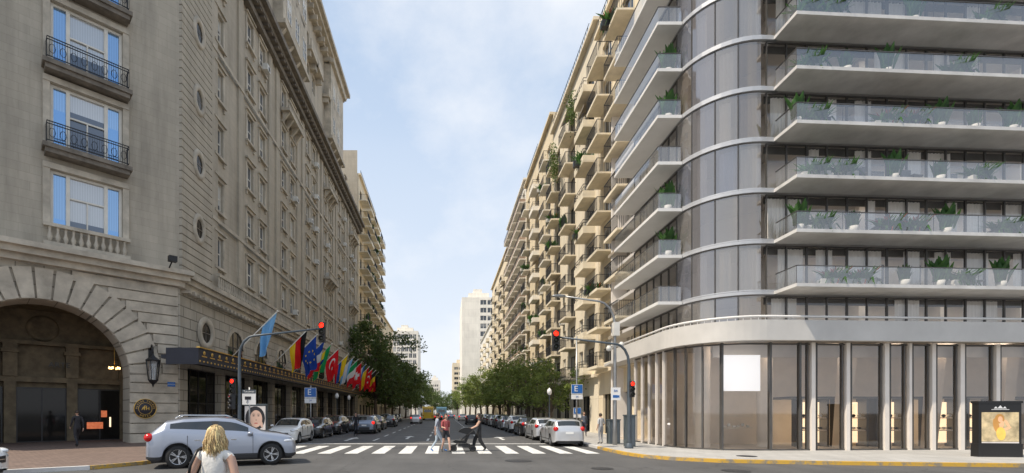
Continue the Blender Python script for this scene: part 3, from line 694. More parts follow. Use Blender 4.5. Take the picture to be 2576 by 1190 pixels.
b=MB(); b.box(0,-.95,0,4.6,-.17,.25); b.box(.1,-.9,.9,4.5,-.72,1.05)
for k in(.3,1.5,2.9,4.1): b.add([(k,-.17,-.9),(k+.25,-.17,-.9),(k+.25,-.17,0),(k,-.17,0),(k,-.85,0),(k+.25,-.85,0)],[(0,1,5,4),(0,4,3),(1,2,5)])
for k in range(15): b.lathe([(.05,0),(.09,.2),(.05,.4),(.06,.65)],c=(.25+k*.29,-.8,.25),n=6)
SB=b.mesh('stone_balcony',['hotel_trim'])
for c in cols[3::4]:
    inst('stone_balcony',SB,hotel,(c-1.05,0,30.1)); inst('stone_balcony',SB,hotel,(c-1.05,0,18.75)) if c>30 else None
b=MB(); z=9.95
while z<34: 
    b.box(0,-.16,z,3.6,.3,z+.40); b.box(.04,-.12,z+.40,3.56,.3,z+.46,1); z+=.46
inst('quoin_strip',b.mesh('quoin_strip',['hotel','hotel_dark']),hotel)
b=MB(); b.lathe([(.001,-.165),(.42,-.165)],n=24,m=1,axis='y'); b.lathe([(.42,-.168),(.45,-.27),(.66,-.27),(.7,-.17)],n=24,m=0,axis='y')
b.box(-.015,-.18,-.42,.015,-.167,.42,2); b.box(-.42,-.18,-.015,.42,-.167,.015,2)
ROUND=b.mesh('round_window',['hotel_trim','win_dark','hotel_dark'])
for z in(13.2,17.2,21.2,25.4,29.6): inst('round_window',ROUND,hotel,(1.9,0,z),sc_=(1,1,1.35))
b=MB()
b.box(-.25,-.55,9.3,Lh,-.003,9.6); b.box(-.35,-.75,9.6,Lh,-.003,9.9); b.box(-.2,-.35,9.0,Lh,-.003,9.3); k=.2
while k<Lh: b.box(k,-.5,8.8,k+.25,-.003,9.0); k+=.6
inst('podium_cornice',b.mesh('podium_cornice',['hotel_trim']),hotel)
b=MB()
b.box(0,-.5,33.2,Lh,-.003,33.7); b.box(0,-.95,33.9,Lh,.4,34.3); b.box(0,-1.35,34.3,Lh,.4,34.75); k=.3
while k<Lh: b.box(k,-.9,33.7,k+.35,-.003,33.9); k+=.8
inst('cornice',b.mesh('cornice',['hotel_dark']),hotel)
b=MB(); b.box(3.6,-.65,10.75,Lh,-.45,10.95); k=3.7
while k<Lh: b.lathe([(.05,0),(.09,.2),(.05,.4),(.06,.8)],c=(k,-.55,9.92),n=6); k+=.28
inst('balustrade',b.mesh('balustrade',['hotel_trim']),hotel)
b=MB(); ah=[(c-.55,c+.55,z,z+1.9) for c in cols if c<40 for z in(35.6,39.2,42.8)]
b.holes(.5,41.2,34.75,47,ah,.25); b.q((41.2,0,34.75),(41.2,12,34.75),(41.2,12,49),(41.2,0,49)); 
inst('attic_wall',b.mesh('attic_wall',['hotel']),hotel)
W_att=window_mesh(1.1,1.9,2,2,'frame_w','win_hotel',.07)
for h_ in ah: inst('attic_window',W_att,hotel,(h_[0],.2,h_[2]))
b=MB(); b.box(.3,-.6,47,41.5,0,47.5); b.box(.3,-1.1,47.5,42.1,0,48.0); b.box(.3,-1.5,48,42.5,12,48.5)
for c in cols[:9]: b.box(c-1.4,-.9,41.6,c+1.4,-.003,42.0); b.box(c-1.3,-.85,42.0,c+1.3,-.7,42.8); b.box(c-1.2,-.7,41.0,c-.9,-.003,41.6); b.box(c+.9,-.7,41.0,c+1.2,-.003,41.6)
for k in range(26): b.box(.8+k*1.6,-.95,46.5,1.1+k*1.6,-.003,47)
inst('attic_cornice',b.mesh('attic_cornice',['hotel_trim']),hotel)
for u0,u1,ht in((15.2,22.6,1),(33.2,40.4,0)):
    q=MB(); q.box(u0,-.9,37.2,u1,-.005,46.4); q.box(u0-.3,-1.3,46.4,u1+.3,-.7,46.9); q.box(u0-.2,-1.15,36.8,u1+.2,-.005,37.2)
    if ht: q.box(u0-.5,-1.8,48.52,u1+.5,3,49.1); q.box(u0,-1.4,49.1,u1,3,50.6); q.box(u0-.2,-1.6,50.6,u1+.2,3,51.0)
    for k in range(4):
        x=u0+.4+k*(u1-u0-1.1)/3; q.add([(x,-.05,35.6),(x+.35,-.05,35.6),(x+.35,-.05,36.8),(x,-.05,36.8),(x,-1.0,36.8),(x+.35,-1.0,36.8)],[(0,1,5,4),(0,4,3),(1,2,5)])
    pv=inst('attic_pavilion',q.mesh('attic_pavilion',['hotel_trim']),hotel)
    for z in(38.2,42.4):
        x=u0+1.0
        while x+1.4<u1: inst('pavilion_window',W_hotel,pv,(x,-.94,z)); x+=2.4
b=MB(); b.q((41.3,0,34.75),(Lh,0,34.75),(Lh,3,43),(41.3,3,43)); b.q((41.3,3,43),(Lh,3,43),(Lh,12,43.5),(41.3,12,43.5)); b.q((Lh,0,34.75),(Lh,12,34.75),(Lh,12,43.5),(Lh,3,43))
for k in(43.5,47.5,51.5):
    for z in(35.5,39): b.box(k,-.1+ (z-35)*.33,z,k+1.5,2.6,z+2.2,1); b.box(k-.15,-.25+(z-35)*.33,z+2.2,k+1.65,2.8,z+2.45,1); b.q((k+.2,-.11+(z-35)*.33,z+.2),(k+1.3,-.11+(z-35)*.33,z+.2),(k+1.3,-.11+(z-35)*.33,z+2),(k+.2,-.11+(z-35)*.33,z+2),m=2)
inst('mansard_roof',b.mesh('mansard_roof',['slate','hotel_trim','win']),hotel)
b=MB(); ph=[]; k=.9
while k<Lh-4.6: ph.append((k,k+4.3,.25,4.5)); k+=4.9
b.holes(0,Lh,0,9.3,ph,.5); 
inst('podium_wall',b.mesh('podium_wall',['hotel_rust']),hotel)
SW=window_mesh(4.3,4.25,4,2,'frame_d','win_dark')
for h_ in ph: inst('shop_window',SW,hotel,(h_[0],.45,.25))
inst('round_window',ROUND,hotel,(3.0,.16,6.9),sc_=(1.5,1.2,1.5))
b=MB()
pts=[(0,0),(2.4,0)]+[(1.2+1.2*cos(pi*i/10),1.0+1.2*sin(pi*i/10)) for i in range(11)]
b.add([(x,-.012,z) for x,z in pts],[list(range(len(pts)))],0)
for i in range(10):
    a0,a1=pi*i/10,pi*(i+1)/10; f=lambda a,rr_:(1.2+rr_*cos(a),1.0+rr_*sin(a))
    p=[f(a0,1.2),f(a1,1.2),f(a1,1.5),f(a0,1.5)]; b.add([(x,-.1,z) for x,z in p],[(0,1,2,3)],1); b.q((p[2][0],-.1,p[2][1]),(p[3][0],-.1,p[3][1]),(p[3][0],0,p[3][1]),(p[2][0],0,p[2][1]),m=1)
for x in(.8,1.6): b.box(x-.04,-.05,0,x+.04,-.014,2.1,2)
b.box(.0,-.05,.95,2.4,-.014,1.03,2)
AWN=b.mesh('arched_window',['win_dark','hotel_trim','frame_d'])
k=6.2
while k<Lh-4: inst('arched_window',AWN,hotel,(k,0,5.5)); k+=4.9
ca=math.atan2(6.3,6.5)
def HL(X,Y,Z): return (Y-27.8,-(X+15.5),Z)
corner=inst('corner_pavilion',None,hotel,HL(-22,21.5,0),ca-pi/2)
Lc=9.05; wu=3.25
b=MB(); wz=[(11.2,13.9),(15.1,18.2),(19.2,22.3),(23.4,26.4),(27.6,30.4)]
b.holes(-4,Lc,9.9,34.75,[(wu,wu+3,a,c) for a,c in wz],.25)
b.q((-4,0,0),(-4,12,0),(-4,12,34.75),(-4,0,34.75))
b.q((-4,0,34.75),(Lc,0,34.75),(Lc,10,34.75),(-4,10,34.75))
inst('corner_wall',b.mesh('corner_wall',['hotel']),corner)
for a,c in wz:
    h=c-a; q=MB()
    q.q((.7,.06,0),(2.3,.06,0),(2.3,.06,h),(.7,.06,h),m=1)
    q.q((0,.06,0),(.7,.06,0),(.7,.06,h),(0,.06,h),m=2); q.q((2.3,.06,0),(3,.06,0),(3,.06,h),(2.3,.06,h),m=2)
    for x0,x1 in((0,.12),(.62,.78),(2.22,2.38),(2.88,3)): q.box(x0,-.06,0,x1,.055,h)
    q.box(.12,-.05,h-.12,2.88,.055,h); q.box(.12,-.05,0,2.88,.055,.1); q.box(.78,-.03,h*.55,2.22,.05,h*.55+.08); q.box(1.47,-.02,.1,1.53,.05,h*.55)
    wn=inst('window',q.mesh('bay_window',['frame_w','win_bay','win_refl']),corner,(wu,.15,a))
    q=MB(); q.box(-.3,-.12,-.1,-.02,-.002,h+.02); q.box(3.02,-.12,-.1,3.3,-.002,h+.02); q.box(-.3,-.16,h+.02,3.3,-.002,h+.3); inst('surround',q.mesh('surround',['hotel_trim']),wn,(0,-.15,0))
for z in(15.0,19.1,23.3,27.5):
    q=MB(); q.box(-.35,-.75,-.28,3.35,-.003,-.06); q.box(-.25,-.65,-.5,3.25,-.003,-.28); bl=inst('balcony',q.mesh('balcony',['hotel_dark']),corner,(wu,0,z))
    q=MB(); 
    for zz in(.05,.85,.98): q.box(-.2,-.68,zz,3.2,-.64,zz+.035)
    for sx in(-.2,3.17):
        for zz in(.05,.85,.98): q.box(sx,-.64,zz,sx+.03,-.0,zz+.035)
        for y in(-.5,-.35,-.2): q.box(sx,y,.08,sx+.02,y+.02,.98)
    for i in range(35): x=-.2+i*.1; q.box(x,-.67,-.05 if i%8==0 else .08,x+.015,-.65,1.0)
    for i in range(8):
        cx=.02+i*.42; q.tube([(cx+.12*cos(2*pi*k/10),-.66,.46+.22*sin(2*pi*k/10)) for k in range(11)],.014,4)
    inst('railing',q.mesh('railing',['iron']),bl)
b=MB(); b.box(wu-.3,-.5,10.0,wu+3.3,-.003,10.2); b.box(wu-.3,-.5,10.95,wu+3.3,-.2,11.12)
for i in range(11):
    b.lathe([(.05,0),(.07,.05),(.12,.25),(.05,.5),(.07,.75)],c=(wu-.05+i*.31,-.35,10.2),n=8)
inst('stone_balustrade',b.mesh('stone_balustrade',['hotel_trim']),corner)
b=MB(); b.box(-4,-.7,9.35,Lc+.4,-.003,9.65); b.box(-4,-.95,9.65,Lc+.55,-.003,9.9); b.box(-4,-.4,9.05,Lc+.2,-.003,9.35)
inst('podium_cornice',b.mesh('podium_cornice',['hotel_trim']),corner)
b=MB(); b.box(-4,-.9,33.9,Lc+.6,-.003,34.3); b.box(-4,-1.2,34.3,Lc+.8,-.003,34.8); inst('cornice',b.mesh('corner_cornice',['hotel_dark']),corner)
ac,ri,ro,zs=3.0,3.57,5.1,3.8
b=MB(); seg=24
top=9.05
for i in range(seg):
    a0,a1=pi*i/seg,pi*(i+1)/seg; x0,z0=ac+ri*cos(a0),zs+ri*sin(a0); x1,z1=ac+ri*cos(a1),zs+ri*sin(a1)
    b.q((x1,0,z1),(x0,0,z0),(x0,0,top),(x1,0,top),m=0)
    b.q((x0,0,z0),(x1,0,z1),(x1,1.6,z1),(x0,1.6,z0),m=0)
for xa,xb in((-4,ac-ri),(ac+ri,Lc)): b.q((xa,0,0),(xb,0,0),(xb,0,top),(xa,0,top))
b.q((ac+ri,0,0),(ac+ri,0,zs),(ac+ri,1.6,zs),(ac+ri,1.6,0)); b.q((ac-ri,0,0),(ac-ri,1.6,0),(ac-ri,1.6,zs),(ac-ri,0,zs))
inst('arch_wall',b.mesh('arch_wall',['hotel_rust']),corner)
b=MB(); nv=19
def wedge(b,a0,a1,r0,r1,y0,y1):
    f=lambda a,r,y:(ac+r*cos(a),y,zs+r*sin(a)); P=[f(a0,r0,y0),f(a1,r0,y0),f(a1,r1,y0),f(a0,r1,y0),f(a0,r0,y1),f(a1,r0,y1),f(a1,r1,y1),f(a0,r1,y1)]
    b.add(P,[(0,1,2,3),(0,4,5,1),(1,5,6,2),(2,6,7,3),(3,7,4,0)])
for i in range(nv): wedge(b,pi*i/nv+.012,pi*(i+1)/nv-.012,ri+.02,ro,-.14,-.003)
inst('voussoirs',b.mesh('voussoirs',['hotel_trim']),corner)
b=MB(); z=.1
while z<zs-.1: b.box(ac+ri+.02,-.14,z,Lc-.1,-.003,z+.5); z+=.56
while z<8.8:
    dx=math.sqrt(max(0,ro*ro-(z-zs+.3)**2))+.1
    if ac+dx<Lc-.3: b.box(ac+dx,-.12,z,Lc-.1,-.003,z+.5)
    z+=.56
inst('rusticated_pier',b.mesh('rusticated_pier',['hotel_trim']),corner)
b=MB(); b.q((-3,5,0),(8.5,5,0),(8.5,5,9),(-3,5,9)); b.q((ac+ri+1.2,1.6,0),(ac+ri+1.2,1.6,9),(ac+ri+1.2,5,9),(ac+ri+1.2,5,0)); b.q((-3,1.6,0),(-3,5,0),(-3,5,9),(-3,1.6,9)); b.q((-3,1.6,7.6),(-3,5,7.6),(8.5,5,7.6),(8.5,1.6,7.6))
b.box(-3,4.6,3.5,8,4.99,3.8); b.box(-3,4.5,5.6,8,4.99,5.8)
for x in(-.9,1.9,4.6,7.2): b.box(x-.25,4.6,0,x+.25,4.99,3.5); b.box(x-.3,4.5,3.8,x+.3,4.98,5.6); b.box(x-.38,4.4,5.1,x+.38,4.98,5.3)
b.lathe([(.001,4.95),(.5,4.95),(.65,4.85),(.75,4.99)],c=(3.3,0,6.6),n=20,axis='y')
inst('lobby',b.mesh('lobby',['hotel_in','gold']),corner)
b=MB(); 
b.box(6.42,4.68,.9,6.50,4.70,1.5,1); b.box(-.2,4.69,.8,.9,4.70,1.3,0); b.box(5.3,4.69,.8,6.1,4.70,1.2,0); b.box(6.0,4.69,1.5,6.3,4.70,1.9,0)
inst('lit_display',b.mesh('lit_display',['glowred','glow']),corner)
DW=window_mesh(2.2,3.1,2,1,'frame_d','win_dark')
for x in(-.6,2.15,4.85): inst('door',DW,corner,(x,4.75,.1))
lettering('ARTE',.38,'hotel_trim',corner,(.4,4.55,4.2)); lettering('ARTE',.42,'black',corner,(4.0,4.45,4.5))
b=MB(); b.tube([(6.4,3,6),(6.4,3,4.5)],.02,5); 
for k in range(6): b.ell((6.4+.25*cos(k*1.05),3+.25*sin(k*1.05),4.4),(.05,.05,.08),1,6,5); b.tube([(6.4,3,4.5),(6.4+.25*cos(k*1.05),3+.25*sin(k*1.05),4.33)],.012,4)
inst('chandelier',b.mesh('chandelier',['gold','glowwarm']),corner)
b=MB(); b.tube([(0,-.14,.9),(0,-.45,1.15),(0,-.7,1.0),(0,-.75,.75)],.03,6); b.box(-.08,-.2,-.3,.08,-.14,1.0)
b.lathe([(.02,.75),(.06,.65),(.1,.6),(.3,.45),(.27,.4)],c=(0,-.75,0),n=6,sm=False)
for k in range(6): a=k*pi/3; b.tube([(.27*cos(a),-.75+.27*sin(a),.42),(.18*cos(a),-.75+.18*sin(a),-.45)],.018,4)
b.lathe([(.2,-.42),(.16,-.5),(.05,-.62),(.01,-.75)],c=(0,-.75,0),n=6,sm=False); b.lathe([(.25,.4),(.165,-.44)],c=(0,-.75,0),n=6,m=1,sm=False)
inst('lantern',b.mesh('lantern',['iron','g_rail']),corner,(7.55,0,4.1),sc_=(1.25,1.0,1.25))
b=MB(); b.lathe([(.001,-.2),(.5,-.2),(.52,-.17),(.52,-.141)],n=32,axis='y'); b.lathe([(.52,-.205),(.535,-.22),(.55,-.205),(.55,-.141)],n=32,m=1,axis='y'); b.lathe([(.315,-.206),(.325,-.215),(.335,-.206)],n=32,m=1,axis='y')
em=inst('emblem',b.mesh('emblem',['ink','gold']),corner,(7.3,0,2.0))
for chh,dx,dz,sz in(('A',-.10,0,.26),('P',.0,.03,.34),('H',.11,0,.26)): lettering(chh,sz,'gold',em,(dx,-.21,dz))
for i,chh in enumerate('ALVEAR PALACE'):
    a=pi*.98-pi*.96*i/12
    if chh!=' ': o=inst('lettering',text(chh,.12,'gold'),em,(.425*cos(a),-.21,.425*sin(a))); o.rotation_euler=(Matrix.Rotation(-(a-pi/2),3,'Y')@Matrix.Rotation(pi/2,3,'X')).to_euler()
for i,chh in enumerate('HOTEL'):
    a=-pi*.68+pi*.36*i/4; o=inst('lettering',text(chh,.12,'gold'),em,(.425*cos(a),-.21,.425*sin(a))); o.rotation_euler=(Matrix.Rotation(-(a+pi/2),3,'Y')@Matrix.Rotation(pi/2,3,'X')).to_euler()
b=MB(); b.box(-.2,-.17,-.13,.2,-.145,.13); pl=inst('street_plate',b.mesh('street_plate',['signblue']),corner,(8.6,0,3.4)); lettering('AYACUCHO',.07,'signwhite',pl,(0,-.175,0))
b=MB(); b.tube([(0,-.9,0),(0,-1.5,.25)],.04,6); b.box(-.2,-1.75,.2,.2,-1.4,.5); inst('floodlight',b.mesh('floodlight',['iron']),corner,(8.3,0,9.85))
b=MB(); b.box(-1.8,-2.0,4.75,49.2,-.003,4.95); b.box(-1.85,-2.08,4.42,49.25,-2.0,5.32); b.box(-1.85,-2.0,4.42,-1.8,-.3,5.32)
k=-1.7
while k<49: b.lathe([(.001,-2.1),(.05,-2.1),(.06,-2.082)],c=(k,0,4.6),n=8,m=1,axis='y'); k+=.42
k=-1.5
while k<49: b.box(k,-2.1,4.86,k+.55,-2.084,4.92,1); b.lathe([(.03,-2.1),(.11,-2.1),(.12,-2.084)],c=(k+.27,0,5.08),n=10,m=1,axis='y'); k+=.9
b.box(-1.85,-2.14,5.32,49.25,-1.96,5.38,1)
inst('entrance_canopy',b.mesh('entrance_canopy',['navy','gold']),hotel)
# flags
def flagmat(kind):
    m,nt,bb=newmat('flag_'+kind); bb.inputs['Roughness'].default_value=.7
    tc=N(nt,'ShaderNodeUVMap'); s=N(nt,'ShaderNodeSeparateXYZ'); nt.links.new(tc.outputs[0],s.inputs[0]); u_,v_=s.outputs[0],s.outputs[1]
    def bands(co,cs,st):
        o=cs[0]
        for c,t in zip(cs[1:],st): o=mixc(nt,math_(nt,'GREATER_THAN',co,t),o,c)
        return o
    T3=(1/3,2/3)
    K={'argentina':(v_,[(.25,.55,.9),(.85,.85,.85),(.25,.55,.9)],T3),'germany':(v_,[(.95,.65,.02),(.75,.01,.01),(.01,.01,.01)],T3),'ceremonial':(v_,[(.22,.52,.88),(.26,.56,.9)],(.5,)),
      'union':(v_,[(.02,.07,.4),(.02,.08,.42)],(.5,)),'france':(u_,[(.02,.08,.42),(.85,.85,.85),(.75,.02,.03)],T3),'brazil':(v_,[(.01,.35,.1),(.95,.7,.03),(.01,.35,.1)],(.38,.62)),
      'turkey':(v_,[(.8,.01,.02),(.81,.01,.02)],(.5,)),'colombia':(v_,[(.75,.01,.02),(.01,.1,.45),(.95,.68,.02)],(.25,.5)),'spain':(v_,[(.75,.01,.02),(.95,.65,.02),(.75,.01,.02)],(.25,.75)),
      'italy':(u_,[(.01,.35,.1),(.85,.85,.85),(.75,.02,.03)],T3),'switzerland':(v_,[(.8,.01,.02),(.81,.01,.02)],(.5,)),'uruguay':(v_,[(.85,.85,.85),(.05,.2,.6),(.85,.85,.85),(.05,.2,.6)],(.25,.5,.75)),'belgium':(u_,[(.02,.02,.02),(.95,.7,.03),(.75,.02,.03)],T3)}
    co,cs,st=K[kind]; o=bands(co,cs,st)
    def circ(cx,cy,r,asp=1.5):
        dx=math_(nt,'MULTIPLY',math_(nt,'SUBTRACT',u_,cx),asp); dy=math_(nt,'SUBTRACT',v_,cy)
        return math_(nt,'LESS_THAN',math_(nt,'ADD',math_(nt,'MULTIPLY',dx,dx),math_(nt,'MULTIPLY',dy,dy)),r*r)
    if kind=='turkey':
        k=math_(nt,'MULTIPLY',circ(.36,.5,.27),math_(nt,'SUBTRACT',1,circ(.41,.5,.22))); o=mixc(nt,k,o,(.85,.85,.85)); o=mixc(nt,circ(.57,.5,.08),o,(.85,.85,.85))
    if kind=='switzerland':
        a=math_(nt,'LESS_THAN',math_(nt,'ABSOLUTE',math_(nt,'SUBTRACT',u_,.5)),.08); c=math_(nt,'LESS_THAN',math_(nt,'ABSOLUTE',math_(nt,'SUBTRACT',v_,.5)),.3)
        a2=math_(nt,'LESS_THAN',math_(nt,'ABSOLUTE',math_(nt,'SUBTRACT',u_,.5)),.22); c2=math_(nt,'LESS_THAN',math_(nt,'ABSOLUTE',math_(nt,'SUBTRACT',v_,.5)),.1)
        o=mixc(nt,math_(nt,'MAXIMUM',math_(nt,'MULTIPLY',a,c),math_(nt,'MULTIPLY',a2,c2)),o,(.85,.85,.85))
    if kind=='union':
        for i in range(8):
            a=i*pi/4; o=mixc(nt,circ(.5+.2*cos(a),.5+.3*sin(a),.045),o,(.9,.7,.03))
    if kind=='brazil': o=mixc(nt,circ(.5,.5,.2),o,(.01,.06,.3))
    nt.links.new(o,bb.inputs['Base Color']); out=nt.nodes['Material Output']; t=N(nt,'ShaderNodeBsdfTranslucent'); nt.links.new(o,t.inputs[0]); mx=N(nt,'ShaderNodeMixShader'); mx.inputs[0].default_value=.5
    nt.links.new(bb.outputs[0],mx.inputs[1]); nt.links.new(t.outputs[0],mx.inputs[2]); nt.links.new(mx.outputs[0],out.inputs[0]); return m
def flag(kind,label,Y,seed,hoist=1.7,fly=2.4,low=0,lean=1.0):
    root=thing('flag',label,'flag',(-13.45,Y,5.25),0,'national flags over the hotel canopy')
    t=MB(); tip=Vector((2.9*lean,0,2.9-low)); t.tube([(0,0,0),tip],.035,6); t.ell(tip,(.07,.07,.07),0,8,6); inst('flagpole',t.mesh('flagpole',['frame_w']),root)
    nx,nz=12,12; vs=[];uv=[]; rr_=random.Random(seed*5)
    d=tip.normalized(); amp=rr_.uniform(.16,.32); sw=rr_.uniform(-.1,.6)
    for j in range(nz+1):
        for i in range(nx+1):
            u=i/nx; v=j/nz
            p=tip*(.98)-d*hoist*u*(1-.3*v)
            p=p+Vector((-sw*v*fly*.5,amp*sin(u*10+v*3+seed)*v**.7+.05*sin(v*8+seed),-fly*v*.9+.12*sin(u*7+seed)*v)); vs.append(p); uv.append((v,1-u))
    fs=[(j*(nx+1)+i,j*(nx+1)+i+1,(j+1)*(nx+1)+i+1,(j+1)*(nx+1)+i) for j in range(nz) for i in range(nx)]
    q=MB(); q.add(vs,fs,0,True); me=q.mesh('cloth',[flagmat(kind)]); ul=me.uv_layers.new(name='UVMap')
    for l in me.loops: ul.data[l.index].uv=uv[l.vertex_index]
    inst('cloth',me,root)
for kd,lb,Y,s in(('ceremonial','sky blue flag drooping from a pole on the canopy',30.0,1),('germany','black red and gold striped flag on slanted pole',36.6,2),('union','dark blue flag with yellow star ring',39.2,3),('france','blue white and red flag on slanted pole',42.0,4),('brazil','green flag with yellow band and blue disc',44.4,5),
   ('turkey','red flag with white crescent and star',47.4,6),('colombia','yellow blue and red striped flag',52,7),('argentina','light blue and white striped flag',55,8),('italy','green white and red flag on slanted pole',57.6,9),('switzerland','red flag with white cross',60.4,10),('uruguay','white flag with blue stripes',63.4,11),('spain','red and yellow striped flag',66.4,12),('turkey','plain red flag with small white crescent',69.4,15),('belgium','black yellow and red flag',72.4,13),('germany','black red and gold flag at canopy end',75.5,14)):
    flag(kd,lb,Y,s,*((1.25,2.6) if s==1 else (1.9,2.7)))
# ------------------------------------------------------------------ modern building
mod=thing('modern_apartment_building','curved glass apartment tower with long concrete balconies','apartment building')
def gpath(xw,yf,rc,yend,xend,slope=.055,n=10):
    P=[(xw,yend),(xw,yf+rc)]
    for i in range(1,n+1):
        a=pi+ (pi/2)*i/n; P.append((xw+rc+rc*cos(a),yf+rc+rc*sin(a)))
    P.append((xend,yf+(xend-xw-rc)*slope)); return P
def strip(b,P,z0,z1,th=.1,m=0):
    n=len(P); I=[]
    for i,p in enumerate(P):
        a=Vector(P[max(i-1,0)]);c=Vector(P[min(i+1,n-1)]); d=(c-a).normalized(); nn=Vector((-d.y,d.x)); I.append((p[0]+nn.x*th,p[1]+nn.y*th))
    for i in range(n-1):
        a,c=P[i],P[i+1]; e,f=I[i],I[i+1]
        b.q((a[0],a[1],z0),(c[0],c[1],z0),(c[0],c[1],z1),(a[0],a[1],z1),m=m)
        b.q((a[0],a[1],z1),(c[0],c[1],z1),(f[0],f[1],z1),(e[0],e[1],z1),m=m)
        b.q((e[0],e[1],z0),(f[0],f[1],z0),(c[0],c[1],z0),(a[0],a[1],z0),m=m)
        b.q((f[0],f[1],z0),(e[0],e[1],z0),(e[0],e[1],z1),(f[0],f[1],z1),m=m)
PI=2.24; LV=[7.12+PI*i for i in range(8)]
yw=lambda x:22.6+(x-15)*.055
yg0=lambda x:21.0+(x-13.9)*.055
for z in LV:
    b=MB(); P=gpath(11.5,21.1,2.4,28.7,31); b.prism(P+[(31,33),(11.5,33)],z-.2,z-.0,0)
    inst('floor_slab',b.mesh('floor_slab',['inceil']),mod)
    b=MB(); strip(b,gpath(11.33,20.93,2.57,28.8,14.6),z-.14,z+.0,.12); strip(b,gpath(11.36,20.96,2.54,28.8,14.6),z+.02,z+.07,.12); inst('slab_band',b.mesh('slab_band',['metalband']),mod)
    # added pelmet with an added glow strip hidden behind to brighten rooms
    b=MB(); vs=[]
    for x in(14.2,30.9):
        for dy,dz in((.24,-.205),(.28,-.205),(.28,-.52),(.24,-.52)): vs.append((x,yg0(x)+dy,z+dz))
    b.add(vs,[(0,1,5,4),(1,2,6,5),(2,3,7,6),(3,0,4,7),(0,3,2,1),(4,5,6,7)]); inst('strip_cover',b.mesh('strip_cover',['frame_g']),mod)
    b=MB(); vs=[]
    for x in(15.3,30.8):
        for dy in(.32,.44): vs.append((x,yg0(x)+dy,z-.21))
    b.add(vs,[(0,1,3,2)]); inst('fill_strip',b.mesh('fill_strip',['fill_strip']),mod)
b=MB()
b.q((15.2,yw(15.2),5),(31,yw(31),5),(31,yw(31),23),(15.2,yw(15.2),23)); b.q((13.2,24.4,5),(13.2,33,5),(13.2,33,23),(13.2,24.4,23)); b.q((13.2,24.4,5),(13.2,24.4,23),(15.2,yw(15.2),23),(15.2,yw(15.2),5)); 
for x in(19.2,23.2,27.2): b.box(x,21.9+(x-15)*.055,5,x+.3,yw(x)-.01,23)
b.box(31,21,0,31.3,33,23); b.box(11.5,32.9,0,31,33.1,23)
inst('interior_wall',b.mesh('interior_wall',['inwall']),mod)
def segwin(w,h,gm,cols):
    b=MB(); b.q((0,0,0),(w,0,0),(w,0,h),(0,0,h),m=1)
    for i in range(cols+1):
        x=w*i/cols; b.box(max(0,x-.03),-.03,0,min(w,x+.03),.05,h)
    b.box(0,-.03,0,w,.05,.05); b.box(0,-.03,h-.05,w,.05,h); return b.mesh('window',['frame_g',gm])
sl=math.atan(.055); Hh=PI-.2
Wf=segwin(1.86,Hh,'g_front',2); Ww=segwin(1.76,Hh,'g_front',2)
def curtainm(w,h):
    b=MB(); n=int(w/.045)
    vs=[(i*.045,.035*sin(i*1.7)+.015*sin(i*.9),z) for z in(0,h) for i in range(n+1)]
    b.add(vs,[(i,i+1,n+2+i,n+1+i) for i in range(n)],0,True); return b.mesh('curtain',['curtain'])
CM=[curtainm(.8,Hh-.12),curtainm(1.2,Hh-.12),curtainm(.45,Hh-.12),curtainm(1.75,Hh-.12)]
CMw=[.8,1.2,.45,1.75]
dm=MB(); dm.box(0,-.03,0,.9,-.005,1.75); DM=dm.mesh('inner_door',['frame_g'])
base=[5.78]+LV[:-1]
for fi,z in enumerate(base):
    h=LV[0]-.2-5.78 if fi==0 else Hh
    for k in range(9):
        x=14.15+k*1.87; y=21.0+(x-13.9)*.055+.02
        inst('window',Wf,mod,(x,y,z),sl,(1,1,h/Hh))
        if R.random()<(.4 if fi==0 else .8):  # curtains, extra ones added to imitate pale sky reflection in the glass
            ci=R.choice((0,0,1,2,3)); inst('curtain',CM[ci],mod,(x+R.uniform(.03,1.83-CMw[ci]),y+.14,z),sl,(1,1,h/Hh))
        if R.random()<.3 and x>15.4 and fi: inst('inner_door',DM,mod,(x+.4,yw(x+.4)-.01,z),sl)
    for k in range(3):
        inst('window',Ww,mod,(11.42,23.52+1.76*(3-k),z),-pi/2,(1,1,h/Hh))
        if R.random()<.6: inst('curtain',R.choice(CM[:3]),mod,(11.7,23.5+1.76*k+1.5,z),-pi/2,(1,1,h/Hh))
    A=[pi,pi+.42,pi+.84,pi+1.2,1.5*pi]
    for k in range(4):
        a0,a1=A[k],A[k+1]; b=MB(); n=5; f=lambda a,r_:(13.9+r_*cos(a),23.5+r_*sin(a))
        for i in range(n):
            p=f(lerp(a0,a1,i/n),2.5);q=f(lerp(a0,a1,(i+1)/n),2.5); b.add([(p[0],p[1],0),(q[0],q[1],0),(q[0],q[1],h),(p[0],p[1],h)],[(0,1,2,3)],1,True)
        b.beam((*f(a0,2.49),0),(*f(a0,2.49),h),.045,.08,0)
        gi=(0,3,1,2)[k] if R.random()<.6 else R.choice((0,1,2,3))
        inst('curved_window',b.mesh('curved_window',['frame_g','g_curve%d'%gi]),mod,(0,0,z))
        if R.random()<.5:
            p=f(a0+.06,2.3); ang=a0+.2+pi/2; inst('curtain',CM[0] if R.random()<.6 else CM[2],mod,(p[0],p[1],z),ang,(1,1,h/Hh))
def rail_glass(b,P,z0,z1,m):
    for a,c in zip(P,P[1:]): b.q((a[0],a[1],z0),(c[0],c[1],z0),(c[0],c[1],z1),(a[0],a[1],z1),m=m)
